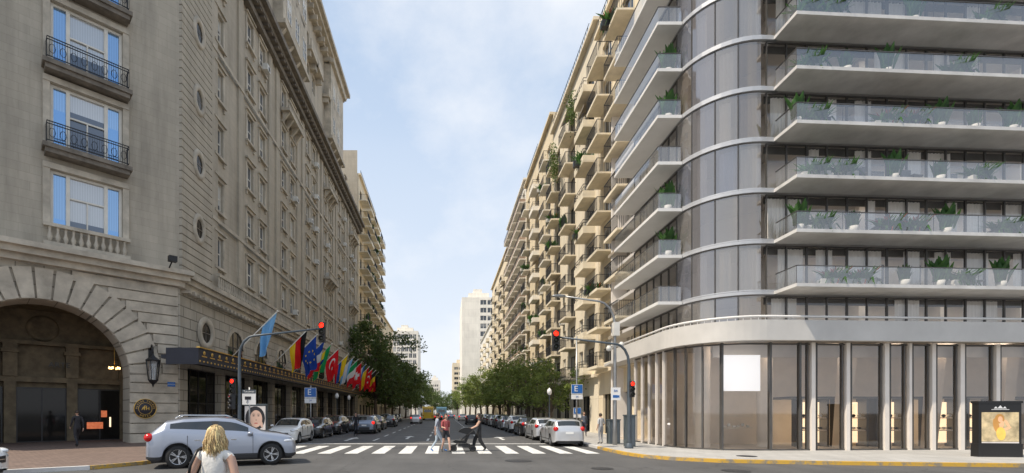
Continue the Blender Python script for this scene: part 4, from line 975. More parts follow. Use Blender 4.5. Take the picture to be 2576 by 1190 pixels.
for z in LV:
    b=MB(); yf=lambda x,d:21.0+(x-13.9)*.055-d
    P=[(14.45,yf(14.45,.0)-.02),(14.45,yf(14.45,1.42)),(31,yf(31,1.42)),(31,yf(31,.02))]
    b.prism(P,z-.14,z+.0,0); bo=inst('balcony',b.mesh('balcony',['concrete']),mod)
    b=MB(); Q=[(14.5,yf(14.5,.1)),(14.5,yf(14.5,1.36)),(31,yf(31,1.36))]
    rail_glass(b,Q,z+.02,z+.72,0); inst('glass_balustrade',b.mesh('glass_balustrade',['g_rail']),bo)
    b=MB(); 
    for a,c in zip(Q,Q[1:]): b.beam((*a,z+.74),(*c,z+.74),.045,.03)
    for k in range(9): x=14.5+k*2; b.beam((x,yf(x,1.34),z),(x,yf(x,1.34),z+.73),.015,.015)
    inst('handrail',b.mesh('handrail',['frame_g']),bo)
    b=MB(); P=[(10.2,28.8),(10.2,22.9),(11.36,22.9),(11.36,28.8)]
    b.prism(P,z-.15,z+.0,0); bo=inst('balcony',b.mesh('balcony',['concrete_w']),mod)
    b=MB(); Q=[(10.25,28.75),(10.25,22.95),(11.33,22.95)]; rail_glass(b,Q,z+.02,z+.72,0); inst('glass_balustrade',b.mesh('glass_balustrade',['g_rail']),bo)
    b=MB()
    for a,c in zip(Q,Q[1:]): b.beam((*a,z+.74),(*c,z+.74),.045,.03)
    inst('handrail',b.mesh('handrail',['frame_g']),bo)
b=MB(); Pb=gpath(10.5,20.15,3.1,30.2,31,n=16); strip(b,Pb,4.86,5.72,.25); inst('parapet_band',b.mesh('parapet_band',['fascia']),mod)
b=MB(); b.prism(gpath(10.55,20.2,3.05,30.1,31,n=16)+[(31,33),(11,33)],4.95,5.1); inst('first_floor_slab',b.mesh('first_floor_slab',['fascia']),mod)
b=MB(); b.tube([(p[0],p[1],5.88) for p in gpath(10.6,20.25,3.0,30.1,31,n=16)],.05,8); 
for i,p in enumerate(gpath(10.6,20.25,3.0,30.1,31,n=16)): b.tube([(p[0],p[1],5.7),(p[0],p[1],5.88)],.015,5)
inst('parapet_rail',b.mesh('parapet_rail',['concrete_w']),mod)
Gg=gpath(10.9,20.9,2.5,27.3,31,n=10)
b=MB()
for a,c in zip(Gg,Gg[1:]): b.q((*a,.12),(*c,.12),(*c,4.86),(*a,4.86))
inst('shopfront_glass',b.mesh('shopfront_glass',['g_shop']),mod)
b=MB()
def fin(x,y,w,d,ang,m=0,z0=.12,z1=4.86):
    c,s=cos(ang),sin(ang); vs=[]
    for z in(z0,z1):
        for u,v in((-w/2,-d/2),(w/2,-d/2),(w/2,d/2),(-w/2,d/2)): vs.append((x+u*c-v*s,y+u*s+v*c,z))
    b.add(vs,[(3,2,1,0),(4,5,6,7),(0,1,5,4),(1,2,6,5),(2,3,7,6),(3,0,4,7)],m)
yg=lambda x:20.9+(x-13.4)*.055
for y in(27.25,26.3,25.4,24.5,23.7): fin(10.88,y,.08,.16,pi/2,0)
for a in(pi+.25,pi+.5,pi+.8): fin(13.4+2.5*cos(a),23.4+2.5*sin(a),.06,.14,a+pi/2,1)
for x in(12.25,14.25,15.6): fin(x,yg(max(x,13.4))+(.25 if x<13 else 0),.09,.16,0,1)
for x,w in((16.15,.17),(17.75,.16),(19.55,.19),(20.65,.12),(21.75,.16),(23.1,.19),(24.8,.17),(26.6,.17)): fin(x,yg(x)-.02,w,.25,0,0); fin(x-.2,yg(x),.05,.14,0,1); fin(x+w/2+.12,yg(x),.05,.14,0,1)
for z in(.15,4.8): 
    for a,c in zip(Gg,Gg[1:]): b.beam((*a,z),(*c,z),.1,.06,1)
inst('facade_fin',b.mesh('facade_fin',['fin','frame_g']),mod)
b=MB(); b.prism(Gg+[(31,32.8),(10.9,32.8)],.02,.125,0); inst('shop_floor',b.mesh('shop_floor',['infloor']),mod)
b=MB(); b.q((10.92,25.2,.1),(31,25.2,.1),(31,25.2,4.94),(10.92,25.2,4.94)); b.lathe([(.33,0),(.33,4.8)],c=(12.35,22.9,.12),n=24,m=0); b.lathe([(.33,0),(.33,4.8)],c=(15.4,23,.12),n=24,m=0)
for x in(18.4,22.6,26): b.add([(x,22.3,.12),(x+.4,22.3,.12),(x+.9,22.3,4.9),(x+.3,22.3,4.9),(x,22.7,.12),(x+.4,22.7,.12),(x+.9,22.7,4.9),(x+.3,22.7,4.9)],[(0,1,2,3),(1,5,6,2),(5,4,7,6),(4,0,3,7)])
b.box(16.6,22.9,2.45,31,25.1,2.55,1); b.box(12.2,21.75,4.3,31,21.85,4.9,0)  # mezzanine, then a front beam added to hide the ceiling panels
for x0 in(17.3,19.2,21.0,23.6,25.4):
    b.q((x0,23.6,.3),(x0+1.2,23.6,.3),(x0+1.2,23.6,2.3),(x0,23.6,2.3),m=2)
    for z in(.9,1.5): b.box(x0,23.15,z,x0+1.2,23.59,z+.05,0)
    b.box(x0-.1,23.1,.1,x0,23.7,2.45,1); b.box(x0+1.2,23.1,.1,x0+1.3,23.7,2.45,1)
    for k in range(4): b.ell((x0+.2+.27*k,23.3,1.03),(.09,.12,.06),3+k%2,8,5); b.ell((x0+.2+.27*k,23.3,1.63),(.07,.1,.08),4-k%2,8,5)
inst('shop_interior',b.mesh('shop_interior',['shopwall','frame_g','glow','signwhite','black']),mod)
b=MB()
for x in(12.7,15,17.5,20,22.5,25,27.5): b.box(x,22.0,4.85,x+1.0,22.5,4.9)
inst('shop_fill_light',b.mesh('shop_fill_light',['shop_fill']),mod)
b=MB(); b.box(12.3,21.35,2.75,14.1,21.38,4.36); inst('blank_panel',b.mesh('blank_panel',['glow_panel']),mod)
b=MB()
for x,y in((13.6,23.4),(14.6,23.9)):
    for z in(1.0,1.6): b.box(x,y,z,x+.8,y+.3,z+.03)
    for k in range(3): b.ell((x+.15+.25*k,y+.15,1.1+.06*(k%2)),(.08,.1,.06+.03*(k%2)),1,8,6)
inst('display_shelf',b.mesh('display_shelf',['frame_w','concrete_w']),mod)
for li,ps in enumerate([[(16.4,2),(17.6,2),(19.6,3),(21.2,0),(22.2,1),(24,0)],[(14.9,0),(15.8,1),(17.3,3),(18.8,2),(20.0,2),(21.5,0),(24.2,1)],[(15.6,1),(16.8,1),(19.1,0),(21.2,3),(23,1)],[(14.8,0),(15.6,1),(18.8,2),(20.0,2),(21.2,0),(22.8,3),(24.5,0)],[(15.4,1),(17.0,3),(18.8,0),(22,1)],[(15.2,1),(16.3,1),(20,0),(23.5,1)],[(16,1),(21,0)]]):
    for x,k in ps: plant(k,(x,yg0(x)-.95,LV[li]),s=1.0)
for li in(1,2,4,5): plant(0,(10.95,23.5,LV[li]),'tall leafy plant on the end balcony',s=1.1)
def chair(loc,rz):
    e=thing('lounge_chair','slim dark metal lounge chair on a balcony','chair',loc,rz,'balcony chairs'); b=MB()
    b.box(-.25,-.25,.32,.25,.25,.38); inst('seat',b.mesh('seat',['frame_g']),e); b=MB(); b.box(-.25,.22,.38,.25,.28,.8); inst('backrest',b.mesh('backrest',['frame_g']),e)
    b=MB(); b.tube([(0,0,0),(0,0,.32)],.015,5); L=b.mesh('leg',['frame_d'])
    for x in(-.22,.22):
        for y in(-.22,.22): inst('leg',L,e,(x,y,0))
for x,l in((18.4,0),(20.2,2),(23,0),(17.8,2)): chair((x,yg0(x)-.7,LV[l]),R.uniform(-.6,.6))
# ------------------------------------------------------------------ ground
b=MB(); b.q((-2500,-500,-.03),(2500,-500,-.03),(2500,4000,-.03),(-2500,4000,-.03)); struct('ground',b.mesh('ground',['ground']),'flat open ground reaching the horizon')
b=MB(); b.q((-90,-60,0),(90,-60,0),(90,700,0),(-90,700,0)); struct('road',b.mesh('road',['asphalt']),'grey worn asphalt avenue and junction')
KR=[(7.5,600),(7.5,23.5),(7.45,21.8),(7.5,20.2),(7.75,18.9),(8.5,17.8),(9.8,17.0),(13,16.3),(18.3,15.6),(30,14.8),(80,12)]
KL=[(-10.4,600),(-10.4,22),(-10.3,19.5),(-10.2,17.8),(-10.35,16.3),(-11.1,14.9),(-13,13.7),(-20,12.3),(-80,4)]
b=MB(); b.prism(KR+[(80,600)],-.02,.12,0); struct('pavement',b.mesh('pavement',['pave']),'pale slab pavement in front of the glass building')
b=MB(); b.prism(([(-80,600)]+KL[::-1]),-.02,.12,0)
struct('pavement',b.mesh('pavement',['brickpave']),'reddish brick pavement before the hotel')
def kerb(P,name,label,i0,i1,mt,inward,w=.16):
    b=MB(); Q=P[i0:i1]; I=[]
    for i,p in enumerate(Q):
        a=Vector(Q[max(i-1,0)]);c=Vector(Q[min(i+1,len(Q)-1)]); d=(c-a).normalized(); nn=Vector((-d.y,d.x))*inward; I.append((Vector(p)+nn*w,Vector(p)-nn*.012))
    for (a,a2),(c,c2) in zip(I,I[1:]):
        b.q((a2.x,a2.y,.126),(c2.x,c2.y,.126),(c.x,c.y,.126),(a.x,a.y,.126)); b.q((a2.x,a2.y,0.001),(c2.x,c2.y,0.001),(c2.x,c2.y,.126),(a2.x,a2.y,.126))
    struct(name,b.mesh(name,[mt]),label)
kerb(KR,'kerb','yellow painted kerb curving round the corner',1,11,'yellow',1); kerb(KL,'kerb','yellow painted kerb by the hotel corner',1,6,'yellow',-1,.1); kerb(KL,'kerb','grey stone kerb of the side street',5,9,'concrete',-1)
kerb(KR,'kerb','grey stone kerb along the avenue',0,2,'concrete',1); kerb(KL,'kerb','grey stone kerb along the avenue',0,2,'concrete',-1)
b=MB(); x=-7.9
while x<7.3: b.q((x,20.7,.005),(x+.58,20.7,.005),(x+.58,25.4,.005),(x,25.4,.005)); x+=1.17
b.q((-10,27.0,.005),(7,27.0,.005),(7,27.35,.005),(-10,27.35,.005))
for lx in(-4.6,-1.2,2.2):
    y=30
    while y<220: b.q((lx,y,.005),(lx+.14,y,.005),(lx+.14,y+2.6,.005),(lx,y+2.6,.005)); y+=5.5
def arrow(cx,cy): b.q((cx-.1,cy,.005),(cx+.1,cy,.005),(cx+.1,cy+2.6,.005),(cx-.1,cy+2.6,.005)); b.q((cx-.4,cy+2.6,.005),(cx+.4,cy+2.6,.005),(cx,cy+4,.005))
arrow(-6.3,30); arrow(3.8,31); arrow(-2.6,32)
struct('road_marking',b.mesh('road_marking',['paint']),'worn white zebra crossing, lane dashes and arrows')
for x,y,s in((2.7,17.6,.5),(8.9,14.6,.4),(5,15.2,.35),(11.5,18.2,.35)):
    b=MB(); b.lathe([(.001,.0),(s*.9,.0),(s*.92,-.002),(s,.0)],n=28); 
    zz=.009 if x<9.5 else .13
    thing('manhole_cover','round dark iron manhole cover set in the road','manhole cover',(x,y,zz),0,'manhole covers',me=b.mesh('manhole_cover',['plastic']))
# ------------------------------------------------------------------ trees
for i,(x,y,s) in enumerate([(-11.6,79,1.62),(-11.4,91,1.55),(-11.2,102,1.5),(-11.0,115,1.5),(-10.8,130,1.5),(-10.8,150,1.5),(-10.8,175,1.5),(-10.5,210,1.6)]):
    tree(TM[i%3],(x,y,.1),i*1.3,s,'leafy dark green street tree on the pavement','street trees')
for i,(x,y,s) in enumerate([(9.3,42,.92),(9.3,47.5,1.05),(9.2,54,1.3),(9.2,61,1.32),(9.2,69,1.52),(9,78,1.48),(8.8,88,1.62),(8.8,100,1.55),(8.6,114,1.68),(8.5,132,1.75),(8,155,1.85),(7.8,185,2.0)]):
    tree(TS[i%3],(x,y,.1),i*1.7,s,'rounded green street tree by parked cars','street trees')
for i,(x,y,s) in enumerate([(-6,260,1.6),(-2,300,1.5),(3,290,1.5),(7,270,1.6)]): tree(TM[i%3],(x,y,0),i,s,'distant green avenue tree','street trees')
# ------------------------------------------------------------------ cars
car('suv','silver','silver compact crossover turning across the junction',(-7.65,16.6),rad(24),sc_=1.07)
rowL=[('hatch','white','white hatchback parked by the hotel',28.8),('hatch','black','black hatchback parked at the kerb',34.2),('suv','black','black crossover parked at the kerb',39.8),('sedan','grey','grey saloon parked at the kerb',46),('suv','bluegrey','blue grey crossover parked at the kerb',51.5),('sedan','black','black saloon parked at the kerb',57),('hatch','palesilver','silver hatchback parked at the kerb',62.5),('sedan','black','black saloon parked at the kerb',68),('suv','white','white crossover parked at the kerb',74),('sedan','grey','grey saloon parked at the kerb',80),('sedan','black','black saloon parked at the kerb',86),('hatch','grey','grey hatchback parked at the kerb',92)]
for k,p,l,y in rowL: car(k,p,l,(-9.25,y),-pi/2,'cars parked along the kerb')
rowR=[('hatch','palesilver','pale silver hatchback parked beside the crossing',26.7),('hatch','palesilver','silver hatchback parked at the kerb',31.9),('sedan','black','black saloon parked at the kerb',37.2),('suv','white','white crossover parked at the kerb',43),('sedan','palesilver','silver saloon parked at the kerb',49.5),('suv','grey','grey crossover parked at the kerb',55),('sedan','white','white saloon parked at the kerb',61),('hatch','black','black hatchback parked at the kerb',66.5),('suv','palesilver','silver crossover parked at the kerb',72),('sedan','black','black saloon parked at the kerb',78),('hatch','white','white hatchback parked at the kerb',84),('sedan','grey','grey saloon parked at the kerb',90)]
for k,p,l,y in rowR: car(k,p,l,(6.45,y),pi/2,'cars parked along the kerb')
car('suv','bluegrey','blue grey crossover stopped beside parked cars, rear lamps lit',(-6.7,41.5),pi/2,lit=True)
for k,p,x,y in(('sedan','black',-7.2,50),('sedan','black',-7,60),('sedan','palesilver',-4.6,76),('sedan','black',-1.4,98),('hatch','black',3.8,70),('sedan','white',3.6,100),('sedan','bluegrey',1.6,125)):
    car(k,p,p.replace('bluegrey','blue grey').replace('palesilver','pale silver')+' car driving away along the avenue',(x,y),pi/2,'cars in traffic',lit=(y>70))
car('hatch','white','white hatchback, only its nose showing at the kerb',(-13.62,11.9),rad(14),sc_=1)
def bus(paintc,label,x,y,head=pi/2):
    m=mat('bus_paint',paintc,.4,var=.04,coat=.5); e=thing('bus',label,'bus',(x,y,0),head); b=MB(); L,W,H=11,2.5,3.1
    P=[(-L/2,.4),(L/2,.4),(L/2+.1,1.2),(L/2,H-.3),(L/2-.3,H),(-L/2+.3,H),(-L/2,H-.3)]
    n=len(P); b.add([(a,s*W/2,z) for s in(-1,1) for a,z in P],[list(range(n)),list(range(n,2*n))[::-1]]+[(i,n+i,n+(i+1)%n,(i+1)%n) for i in range(n)]); inst('body',b.mesh('body',[m]),e)
    b=MB()
    for k in range(7):
        for s in(-1,1): b.box(-L/2+.6+k*1.4,s*(W/2+.01)-.01,1.5,-L/2+1.8+k*1.4,s*(W/2+.01)+.01,2.5)
    b.box(-L/2-.02,-W/2+.45,1.8,-L/2-.005,W/2-.45,2.4); b.box(L/2+.06,-W/2+.15,1.3,L/2+.09,W/2-.15,2.6); inst('window',b.mesh('window',['carglass']),e)
    for x_ in(-3,3.3):
        for s in(-1,1): w=inst('wheel',CP['suv']['tyre'],e,(x_,s*(W/2-.12),.48),0 if s<0 else pi,(1.4,1.4,1.4)); inst('rim',CP['suv']['rim'],w)
    for s in(-1,1): inst('tail_light',CP['hatch']['tail_light'],e,(-L/2,s*1.0,1.0))
bus((.95,.62,.02),'yellow city bus seen from behind',-3.9,112); bus((.35,.68,.88),'light blue city bus seen from behind',-.9,122)
# ------------------------------------------------------------------ street furniture
def sigmesh():
    b=MB(); b.box(-.15,-.12,-.5,.15,.12,.5)
    for z in(.32,0,-.32): b.lathe([(.135,-.12),(.14,-.26),(.13,-.26),(.125,-.13)],c=(0,0,z),n=14,axis='y')
    l=MB(); l.lathe([(.001,-.20),(.08,-.19),(.128,-.13)],n=16,axis='y'); return b.mesh('signal_head',['plastic']),l.mesh('lens',['red']),l.mesh('lens',['lensoff'])
SH,LR,LO=sigmesh()
def sig(parent,loc,rz=0,s=1):
    h=inst('signal_head',SH,parent,loc,rz,(s,s,s))
    for z,m in((.32,LR),(0,LO),(-.32,LO)): inst('lens',m,h,(0,0,z))
def tlight(label,x,y,arm,ht,ends):
    e=thing('traffic_light',label,'traffic light',(x,y,.12)); b=MB()
    b.tube([(0,0,0),(0,0,.5),(0,0,3.2),(0,0,ht-1.3)]+[(arm*.18*(1-cos(t)),0,ht-1.3+.95*sin(t)) for t in(.4,.8,1.2,1.5)]+[(arm,0,ht)],[.12,.09,.08,.065,.06,.06,.055,.05,.04],10)
    b.lathe([(.001,.0),(.2,0),(.2,.06),(.12,.25)],n=12); inst('pole',b.mesh('pole',['polegrey']),e)
    sig(e,(arm,-.1,ht-.2),0,.95)
    for (dx,z,rz) in ends: sig(e,(dx,-.05,z),rz,.75)
    return e
tlight('dark traffic light pole with curved arm, red signal lit',-9.75,22.6,3.95,5.65,[(-.28,2.9,0),(-.3,2.2,-.8)])
tlight('dark traffic light pole with long arm over the road, red lit',8.55,22.2,-3.45,5.2,[(.1,2.75,0)])
def lamp(label,x,y,arm,ht,col_='steel'):
    e=thing('street_lamp',label,'street lamp',(x,y,.12)); b=MB(); b.tube([(0,0,0),(0,0,1),(0,0,ht-1.6)]+[(arm*.3*(1-cos(t)),0,ht-1.6+1.3*sin(t)) for t in(.4,.8,1.2,1.5)]+[(arm,0,ht)],[.12,.1,.07,.065,.06,.055,.05,.04],9); inst('pole',b.mesh('pole',[col_]),e)
    b=MB(); b.ell((arm,0,ht-.02),(.38,.13,.07)); inst('lamp_head',b.mesh('lamp_head',['steel']),e)
    return e
L1=lamp('tall grey lamp post with curved arm and cameras',8.75,24.6,-2.9,7.7)
b=MB(); b.box(-.12,-.2,5.6,.18,.1,6.3); b.lathe([(.001,-.2),(.12,-.15),(.14,0),(.05,.1)],c=(-.35,-.1,5.0),n=10); b.lathe([(.001,-.2),(.12,-.15),(.14,0),(.05,.1)],c=(.3,-.1,5.2),n=10); b.beam((-.4,0,5.1),(.4,0,5.1),.04,.04); inst('camera_box',b.mesh('camera_box',['ac']),L1)
b=MB(); b.box(-.24,-.13,2.3,.24,-.1,2.95); s=inst('sign_panel',b.mesh('sign_panel',['signwhite']),L1); 
b=MB(); b.box(-.15,-.137,2.42,.1,-.133,2.56); b.q((.1,-.137,2.45),(.18,-.137,2.42),(.18,-.137,2.56),(.1,-.137,2.53)); inst('camera_symbol',b.mesh('camera_symbol',['signblue']),s); lettering('BA',.16,'signblue',s,(0,-.137,2.78))
def esign(label,x,y,z,ht,sz=.62):
    e=thing('parking_sign',label,'street sign',(x,y,.12)); b=MB(); b.tube([(0,0,0),(0,0,ht)],.05,8); inst('pole',b.mesh('pole',['steel']),e)
    b=MB(); b.box(-sz/2,-.08,z-sz*.1,sz/2,-.06,z+sz*.75); b.box(-sz/2+.02,-.09,z-.02,sz/2-.02,-.082,z+sz*.72,1); b.box(-sz/2,-.08,z-sz*.55,sz/2,-.06,z-sz*.14,0); p=inst('sign_panel',b.mesh('sign_panel',['signwhite','signblue']),e)
    lettering('E',sz*.7,'signwhite',p,(-.07,-.1,z+sz*.35)); lettering('24',sz*.22,'signblue',p,(0,-.09,z-sz*.33)); return e
esign('blue and white letter E parking sign on a pole',8.35,30.3,2.9,6.5,.72); esign('blue and white letter E parking sign on a pole',-9.7,34.4,2.8,3.6,.85)
e=esign('small street sign on a thin pole',8.7,31.5,1.6,2.0,.5)
e=thing('street_sign','white street name sign with surveillance camera symbol','street sign',(-9.6,23.4,.12)); b=MB(); b.tube([(0,0,0),(0,0,2.9)],.04,8); inst('pole',b.mesh('pole',['steel']),e)
b=MB(); b.box(-.33,-.07,2.05,.33,-.05,2.78); b.box(-.33,-.075,2.6,.33,-.071,2.78,1); s=inst('sign_panel',b.mesh('sign_panel',['signwhite','polegrey']),e); lettering('Tucuman',.14,'signwhite',s,(0,-.08,2.69)); b=MB(); b.box(-.2,-.08,2.3,.1,-.076,2.45); b.beam((-.05,-.078,2.3),(-.12,-.078,2.15),.04,.006); inst('camera_symbol',b.mesh('camera_symbol',['ink']),s)
M['po_bg']=mat('poster_sky',(.48,.38,.22),.5,var=.45,vs=3,emis=.35); M['po_skin']=mat('poster_skin',(.85,.48,.27),.5,emis=.25); M['po_hair']=mat('poster_hair',(.55,.27,.07),.5,emis=.2); M['po_cl']=mat('poster_cloth',(.9,.58,.12),.5,emis=.2); M['po_dk']=mat('poster_header',(.02,.02,.025),.5)
M['po_w']=mat('poster_white',(.75,.7,.66),.5); M['po_lip']=mat('poster_lips',(.5,.12,.1),.5); M['po_sk2']=mat('poster_face_skin',(.68,.46,.36),.5)
def disc(b,x,z,rx,rz,m,y,n=22,t=0):
    b.add([(x+rx*cos(2*pi*k/n)*cos(t)-rz*sin(2*pi*k/n)*sin(t),y,z+rz*sin(2*pi*k/n)*cos(t)+rx*cos(2*pi*k/n)*sin(t)) for k in range(n)],[list(range(n))],m)
def adkiosk(label,x,y,w,h,rz,face,hm):
    e=thing('advertising_panel',label,'advertising panel',(x,y,.12),rz); b=MB(); b.box(-w/2,-.15,0,w/2,.15,.5); b.box(-w/2+.03,-.13,.5,w/2-.03,.13,h); b.box(-w/2,-.15,h,w/2,.15,h+.08); inst('housing',b.mesh('housing',[hm]),e)
    b=MB(); x0,x1,z0,z1=-w/2+.12,w/2-.12,.58,h-.34; Y=-.134
    if face!='pose': x0,x1,z0,z1=-w/2+.05,w/2-.05,.7,h-.04
    b.q((x0,Y,z0),(x1,Y,z0),(x1,Y,z1),(x0,Y,z1),m=0); H=z1-z0
    if face=='pose':
        disc(b,-.02,z0+H*.78,.16,.18,2,Y-.002); disc(b,-.14,z0+H*.55,.1,.27,2,Y-.003,t=.2); disc(b,0,z0+H*.76,.08,.115,1,Y-.005)
        disc(b,.04,z0+H*.55,.07,.18,1,Y-.006,t=-.2); disc(b,.16,z0+H*.42,.22,.05,1,Y-.007,t=.35); disc(b,.02,z0+H*.27,.16,.25,3,Y-.008,t=.1); disc(b,.24,z0+H*.60,.045,.19,1,Y-.009,t=.5)
        b.q((x0,Y-.003,z0-.06),(x1,Y-.003,z0-.06),(x1,Y-.003,z0-.01),(x0,Y-.003,z0-.01),m=5)
    else:
        disc(b,.0,z0+H*.5,w*.44,H*.49,2,Y-.002); disc(b,.05,z0+H*.48,.33,.46,1,Y-.003); 
        for s in(-1,1): disc(b,.05+s*.13,z0+H*.6,.06,.025,3,Y-.005); disc(b,.05+s*.13,z0+H*.67,.08,.014,3,Y-.005)
        disc(b,.05,z0+H*.3,.1,.03,4,Y-.005); disc(b,.06,z0+H*.43,.03,.02,2,Y-.004); disc(b,.32,z0+H*.3,.08,.25,1,Y-.006,t=.3)
    inst('poster',b.mesh('poster',['po_bg','po_skin','po_hair','po_cl','po_dk','po_w'] if face=='pose' else ['po_w','po_sk2','po_dk','po_dk','po_lip']),e)
    if face=='pose':
        b=MB(); z=h-.2
        for a,c,d in((-.22,-.08,.08),(-.1,.1,.12),(.08,.22,.08)): b.q((a,Y-.004,z),(c,Y-.004,z),((a+c)/2,Y-.004,z+d))
        b.box(-.3,Y-.006,z-.05,.3,Y-.003,z-.03)
        inst('logo',b.mesh('logo',['signwhite']),e)
    return e
adkiosk('black advertising kiosk with poster of woman in yellow',20.8,18.0,1.5,2.02,-.10,'pose','black')
adkiosk('pavement advertising panel with large face of a woman',-10.15,25.6,1.2,2.05,0,'face','bin')
def cabinet(label,x,y,w,h):
    e=thing('service_cabinet',label,'cabinet',(x,y,.12)); b=MB(); b.box(-w/2,-.25,0,w/2,.25,h); b.box(-w/2-.03,-.28,h,w/2+.03,.28,h+.06); inst('housing',b.mesh('housing',['bin']),e); b=MB(); b.box(-w/2+.05,-.265,.1,-.01,-.252,h-.1); b.box(.01,-.265,.1,w/2-.05,-.252,h-.1); inst('door',b.mesh('door',['polegrey']),e)
cabinet('dark grey metal service cabinet on the pavement',8.95,25.4,.55,1.25); cabinet('tall dark cabinet beside the traffic pole',9.0,23.3,.4,1.5)
def globe(x,y):
    e=thing('globe_lamp','short old style lamp post with white globe','street lamp',(x,y,.12),0,'globe lamps'); b=MB(); b.lathe([(.18,0),(.16,.1),(.08,.3),(.06,.8),(.045,3.0),(.09,3.05),(.02,3.1)],n=10); inst('pole',b.mesh('pole',['polegrey']),e); b=MB(); b.lathe([(.001,0),(.12,.02),(.2,.25),(.16,.42),(.08,.5),(.001,.6)],c=(0,0,3.05),n=12); inst('globe',b.mesh('globe',['signwhite']),e)
globe(8.3,38); globe(-10.9,48); globe(-10.9,54)
# ------------------------------------------------------------------ people
person('woman with blonde hair, white sleeveless top and black shoulder bag',(-2.44,5.05,0),rad(8),1.64,dict(elR=(.24,-.05,1.13),elL=(-.25,-.06,1.13),wrL=(-.2,.14,.98),wrR=(.2,.12,.92),nt=(.0,.02,1.5)),top=(.72,.70,.66),legs=(.1,.1,.12),hairc=(.66,.47,.24),hair='bob',sleeve=0,torsow=1.1)
e=thing('shoulder_bag','black leather shoulder bag on a strap','bag',(-2.44,5.05,0),rad(8)); e.scale=(.965,)*3; b=MB(); b.box(-.34,-.12,.9,-.2,.12,1.12); b.ell((-.27,0,1.0),(.09,.17,.14)); inst('bag_body',b.mesh('bag_body',['black']),e); b=MB(); b.tube([(-.25,-.1,1.1),(-.2,-.14,1.3),(-.155,-.08,1.45),(-.14,.01,1.475),(-.16,.08,1.42),(-.2,.12,1.25),(-.25,.1,1.1)],.016,6); inst('strap',b.mesh('strap',['black']),e)
W1=dict(knR=(.1,.2,.52),anR=(.1,.28,.10),toR=(.1,.43,.06),knL=(-.09,-.02,.5),anL=(-.09,-.28,.13),toL=(-.1,-.16,.03),elR=(.2,-.12,1.13),wrR=(.2,-.12,.88),elL=(-.2,.05,1.13),wrL=(-.19,.2,.95))
W2=dict(knL=(-.1,.2,.52),anL=(-.1,.28,.10),toL=(-.1,.43,.06),knR=(.09,-.02,.5),anR=(.09,-.28,.13),toR=(.1,-.16,.03),elL=(-.2,-.12,1.13),wrL=(-.2,-.1,.88),elR=(.2,.05,1.13),wrR=(.17,.22,1.12))
person('man in grey checked shirt and light jeans, mid stride',(-.36,21.7,0),rad(-80),1.74,W1,top=(.30,.34,.40),legs=(.42,.5,.58),hair='short',sleeve=1,shoe=(.1,.25,.6),group='people on the crossing')
person('woman in red patterned shirt and black shorts crossing arm in arm',(.02,21.4,0),rad(-160),1.7,W2,top=(.38,.09,.09),legs=(.02,.02,.025),hair='long',hairc=(.08,.03,.015),shorts=True,sleeve=1,group='people on the crossing')
PU=dict(W1); PU.update(elR=(.19,.12,1.15),wrR=(.16,.36,1.04),elL=(-.19,.12,1.15),wrL=(-.16,.36,1.04))
person('woman dressed in black pushing a pushchair, mid stride',(1.58,22.1,0),rad(90),1.72,PU,top=(.02,.02,.022),legs=(.02,.02,.022),hairc=(.03,.018,.01),hair='long',sleeve=0,legw=1.7,group='people on the crossing')
person('man in dark suit standing beside stopped car',(-6.75,36.0,0),rad(180),1.76,None,top=(.015,.015,.02),legs=(.015,.015,.02),sleeve=2)
person('man in pale grey shirt and trousers standing on pavement',(8.25,25.3,.12),rad(20),1.6,dict(elR=(.24,-.03,1.14),wrR=(.14,.14,.98)),top=(.5,.5,.5),legs=(.33,.33,.34),sleeve=1)
person('person in dark clothes walking under the hotel arch',(-17.9,23.2,.12),rad(60),1.75,W1,top=(.03,.03,.035),legs=(.03,.03,.035),sleeve=2)
person('person in dark jacket walking on the far pavement',(9.6,33,.12),rad(170),1.7,W2,top=(.1,.12,.16),legs=(.03,.03,.05),sleeve=2)
e=thing('pushchair','black pushchair with hood pushed across the road','pushchair',(.84,22.1,0),pi); e.scale=(1.2,1.1,1.05)
b=MB()
for s in(-.24,.24):
    b.tube([(-.45,s,1.02),(-.3,s,.85),(.38,s,.2)],.014,6); b.tube([(.15,s,.6),(-.35,s,.14)],.014,6); b.tube([(-.35,s,.14),(.38,s,.2)],.012,6)
b.tube([(-.45,-.24,1.02),(-.48,0,1.04),(-.45,.24,1.02)],.016,6); inst('frame',b.mesh('frame',['frame_d']),e)
b=MB(); b.add([(x,y,z) for y in(-.2,.2) for x,z in((.42,.42),(.3,.5),(-.02,.45),(-.22,.85),(-.28,.85),(-.1,.35),(.3,.36))],[list(range(7)),list(range(7,14))[::-1]]+[(i,7+i,7+(i+1)%7,(i+1)%7) for i in range(7)]); inst('seat',b.mesh('seat',['black']),e)
b=MB(); n=8
vs=[(-.12+.34*cos(a)*1,y,.75+.3*sin(a)) for y in(-.22,.22) for a in[rad(20+i*20) for i in range(n+1)]]
b.add(vs,[(i,i+1,n+2+i,n+1+i) for i in range(n)],0,True)
for o_ in(0,n+1): b.add([vs[o_+i] for i in range(n+1)]+[(-.12,vs[o_][1],.75)],[list(range(n+2))])
inst('hood',b.mesh('hood',['black']),e); b=MB(); b.box(-.25,-.18,.2,.2,.18,.32); inst('basket',b.mesh('basket',['plastic']),e)
for x in(.38,-.35):
    for s in(-.26,.26): w=inst('wheel',CP['hatch']['tyre'],e,(x,s,.13),0,(.42,.25,.42)); inst('rim',CP['hatch']['rim'],w)
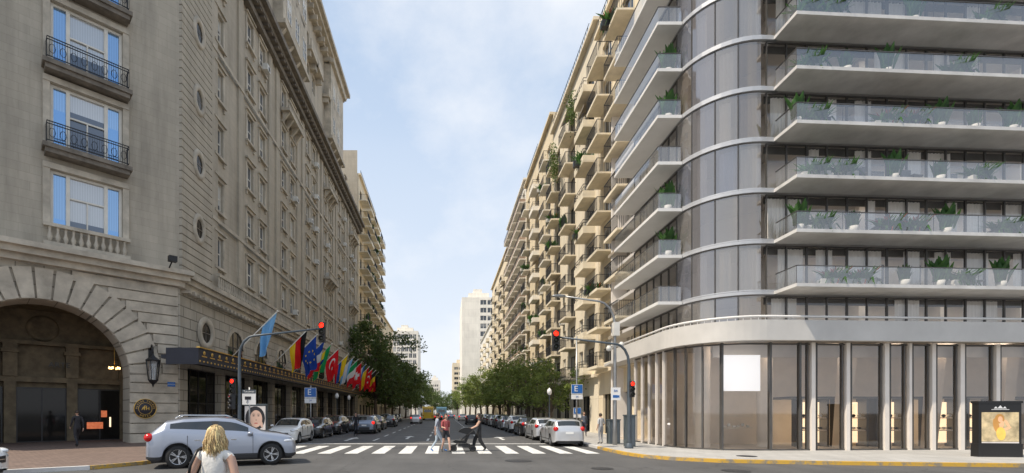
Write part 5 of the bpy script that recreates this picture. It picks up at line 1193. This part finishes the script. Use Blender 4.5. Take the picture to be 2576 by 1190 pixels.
# ------------------------------------------------------------------ world, sun, camera
el,az=rad(56),math.atan2(-.42,-.9)
w=bpy.data.worlds.new('World'); sc.world=w; w.use_nodes=True; nt=w.node_tree; bg=nt.nodes['Background']
sk=N(nt,'ShaderNodeTexSky',sky_type='NISHITA'); sk.sun_disc=False; sk.sun_elevation=el; sk.sun_rotation=pi/2-az; sk.air_density=1; sk.dust_density=2.5; sk.ozone_density=1.5
tc=N(nt,'ShaderNodeTexCoord'); sp=N(nt,'ShaderNodeSeparateXYZ'); nt.links.new(tc.outputs['Generated'],sp.inputs[0])
mp=N(nt,'ShaderNodeMapping'); mp.inputs['Scale'].default_value=(1,1,1.5); mp.inputs['Location'].default_value=(.35,.2,.1); nt.links.new(tc.outputs['Generated'],mp.inputs[0])
n1=noise(nt,mp.outputs[0],2.6,9,.58); m1=ramp(nt,n1,.42,.74,0,.85)
n2=noise(nt,mp.outputs[0],1.1,3,.5)
o=mixc(nt,ramp(nt,sp.outputs[2],0,.75,.9,.62),sk.outputs[0],(3.6,4.85,6.6))
o=mixc(nt,ramp(nt,sp.outputs[2],0,.5,.9,0),o,(6.4,6.55,6.75))
o=mixc(nt,ramp(nt,n2,.4,.65,0,.35),o,(6.0,6.4,7.0))
o=mixc(nt,m1,o,(6.8,6.9,7.1)); nt.links.new(o,bg.inputs[0]); bg.inputs[1].default_value=.15
sd=bpy.data.lights.new('sun','SUN'); sd.energy=5.0; sd.angle=rad(.5); sd.color=(1,.89,.73)
so=bpy.data.objects.new('sun',sd); col.objects.link(so); dirv=Vector((cos(el)*cos(az),cos(el)*sin(az),sin(el))); so.rotation_euler=dirv.to_track_quat('Z','Y').to_euler(); so.location=(0,0,60)
cd=bpy.data.cameras.new('camera'); cam=bpy.data.objects.new('camera',cd); col.objects.link(cam); cam.location=(0,0,1.8); cam.rotation_euler=(pi/2,0,0)
cd.sensor_width=36; cd.lens=36*1200/2576; cd.shift_x=.0652; cd.shift_y=.1716; cd.clip_end=6000; cd.clip_start=.05
sc.camera=cam
sc.view_settings.view_transform='Standard'; sc.view_settings.look='None'; sc.view_settings.exposure=0
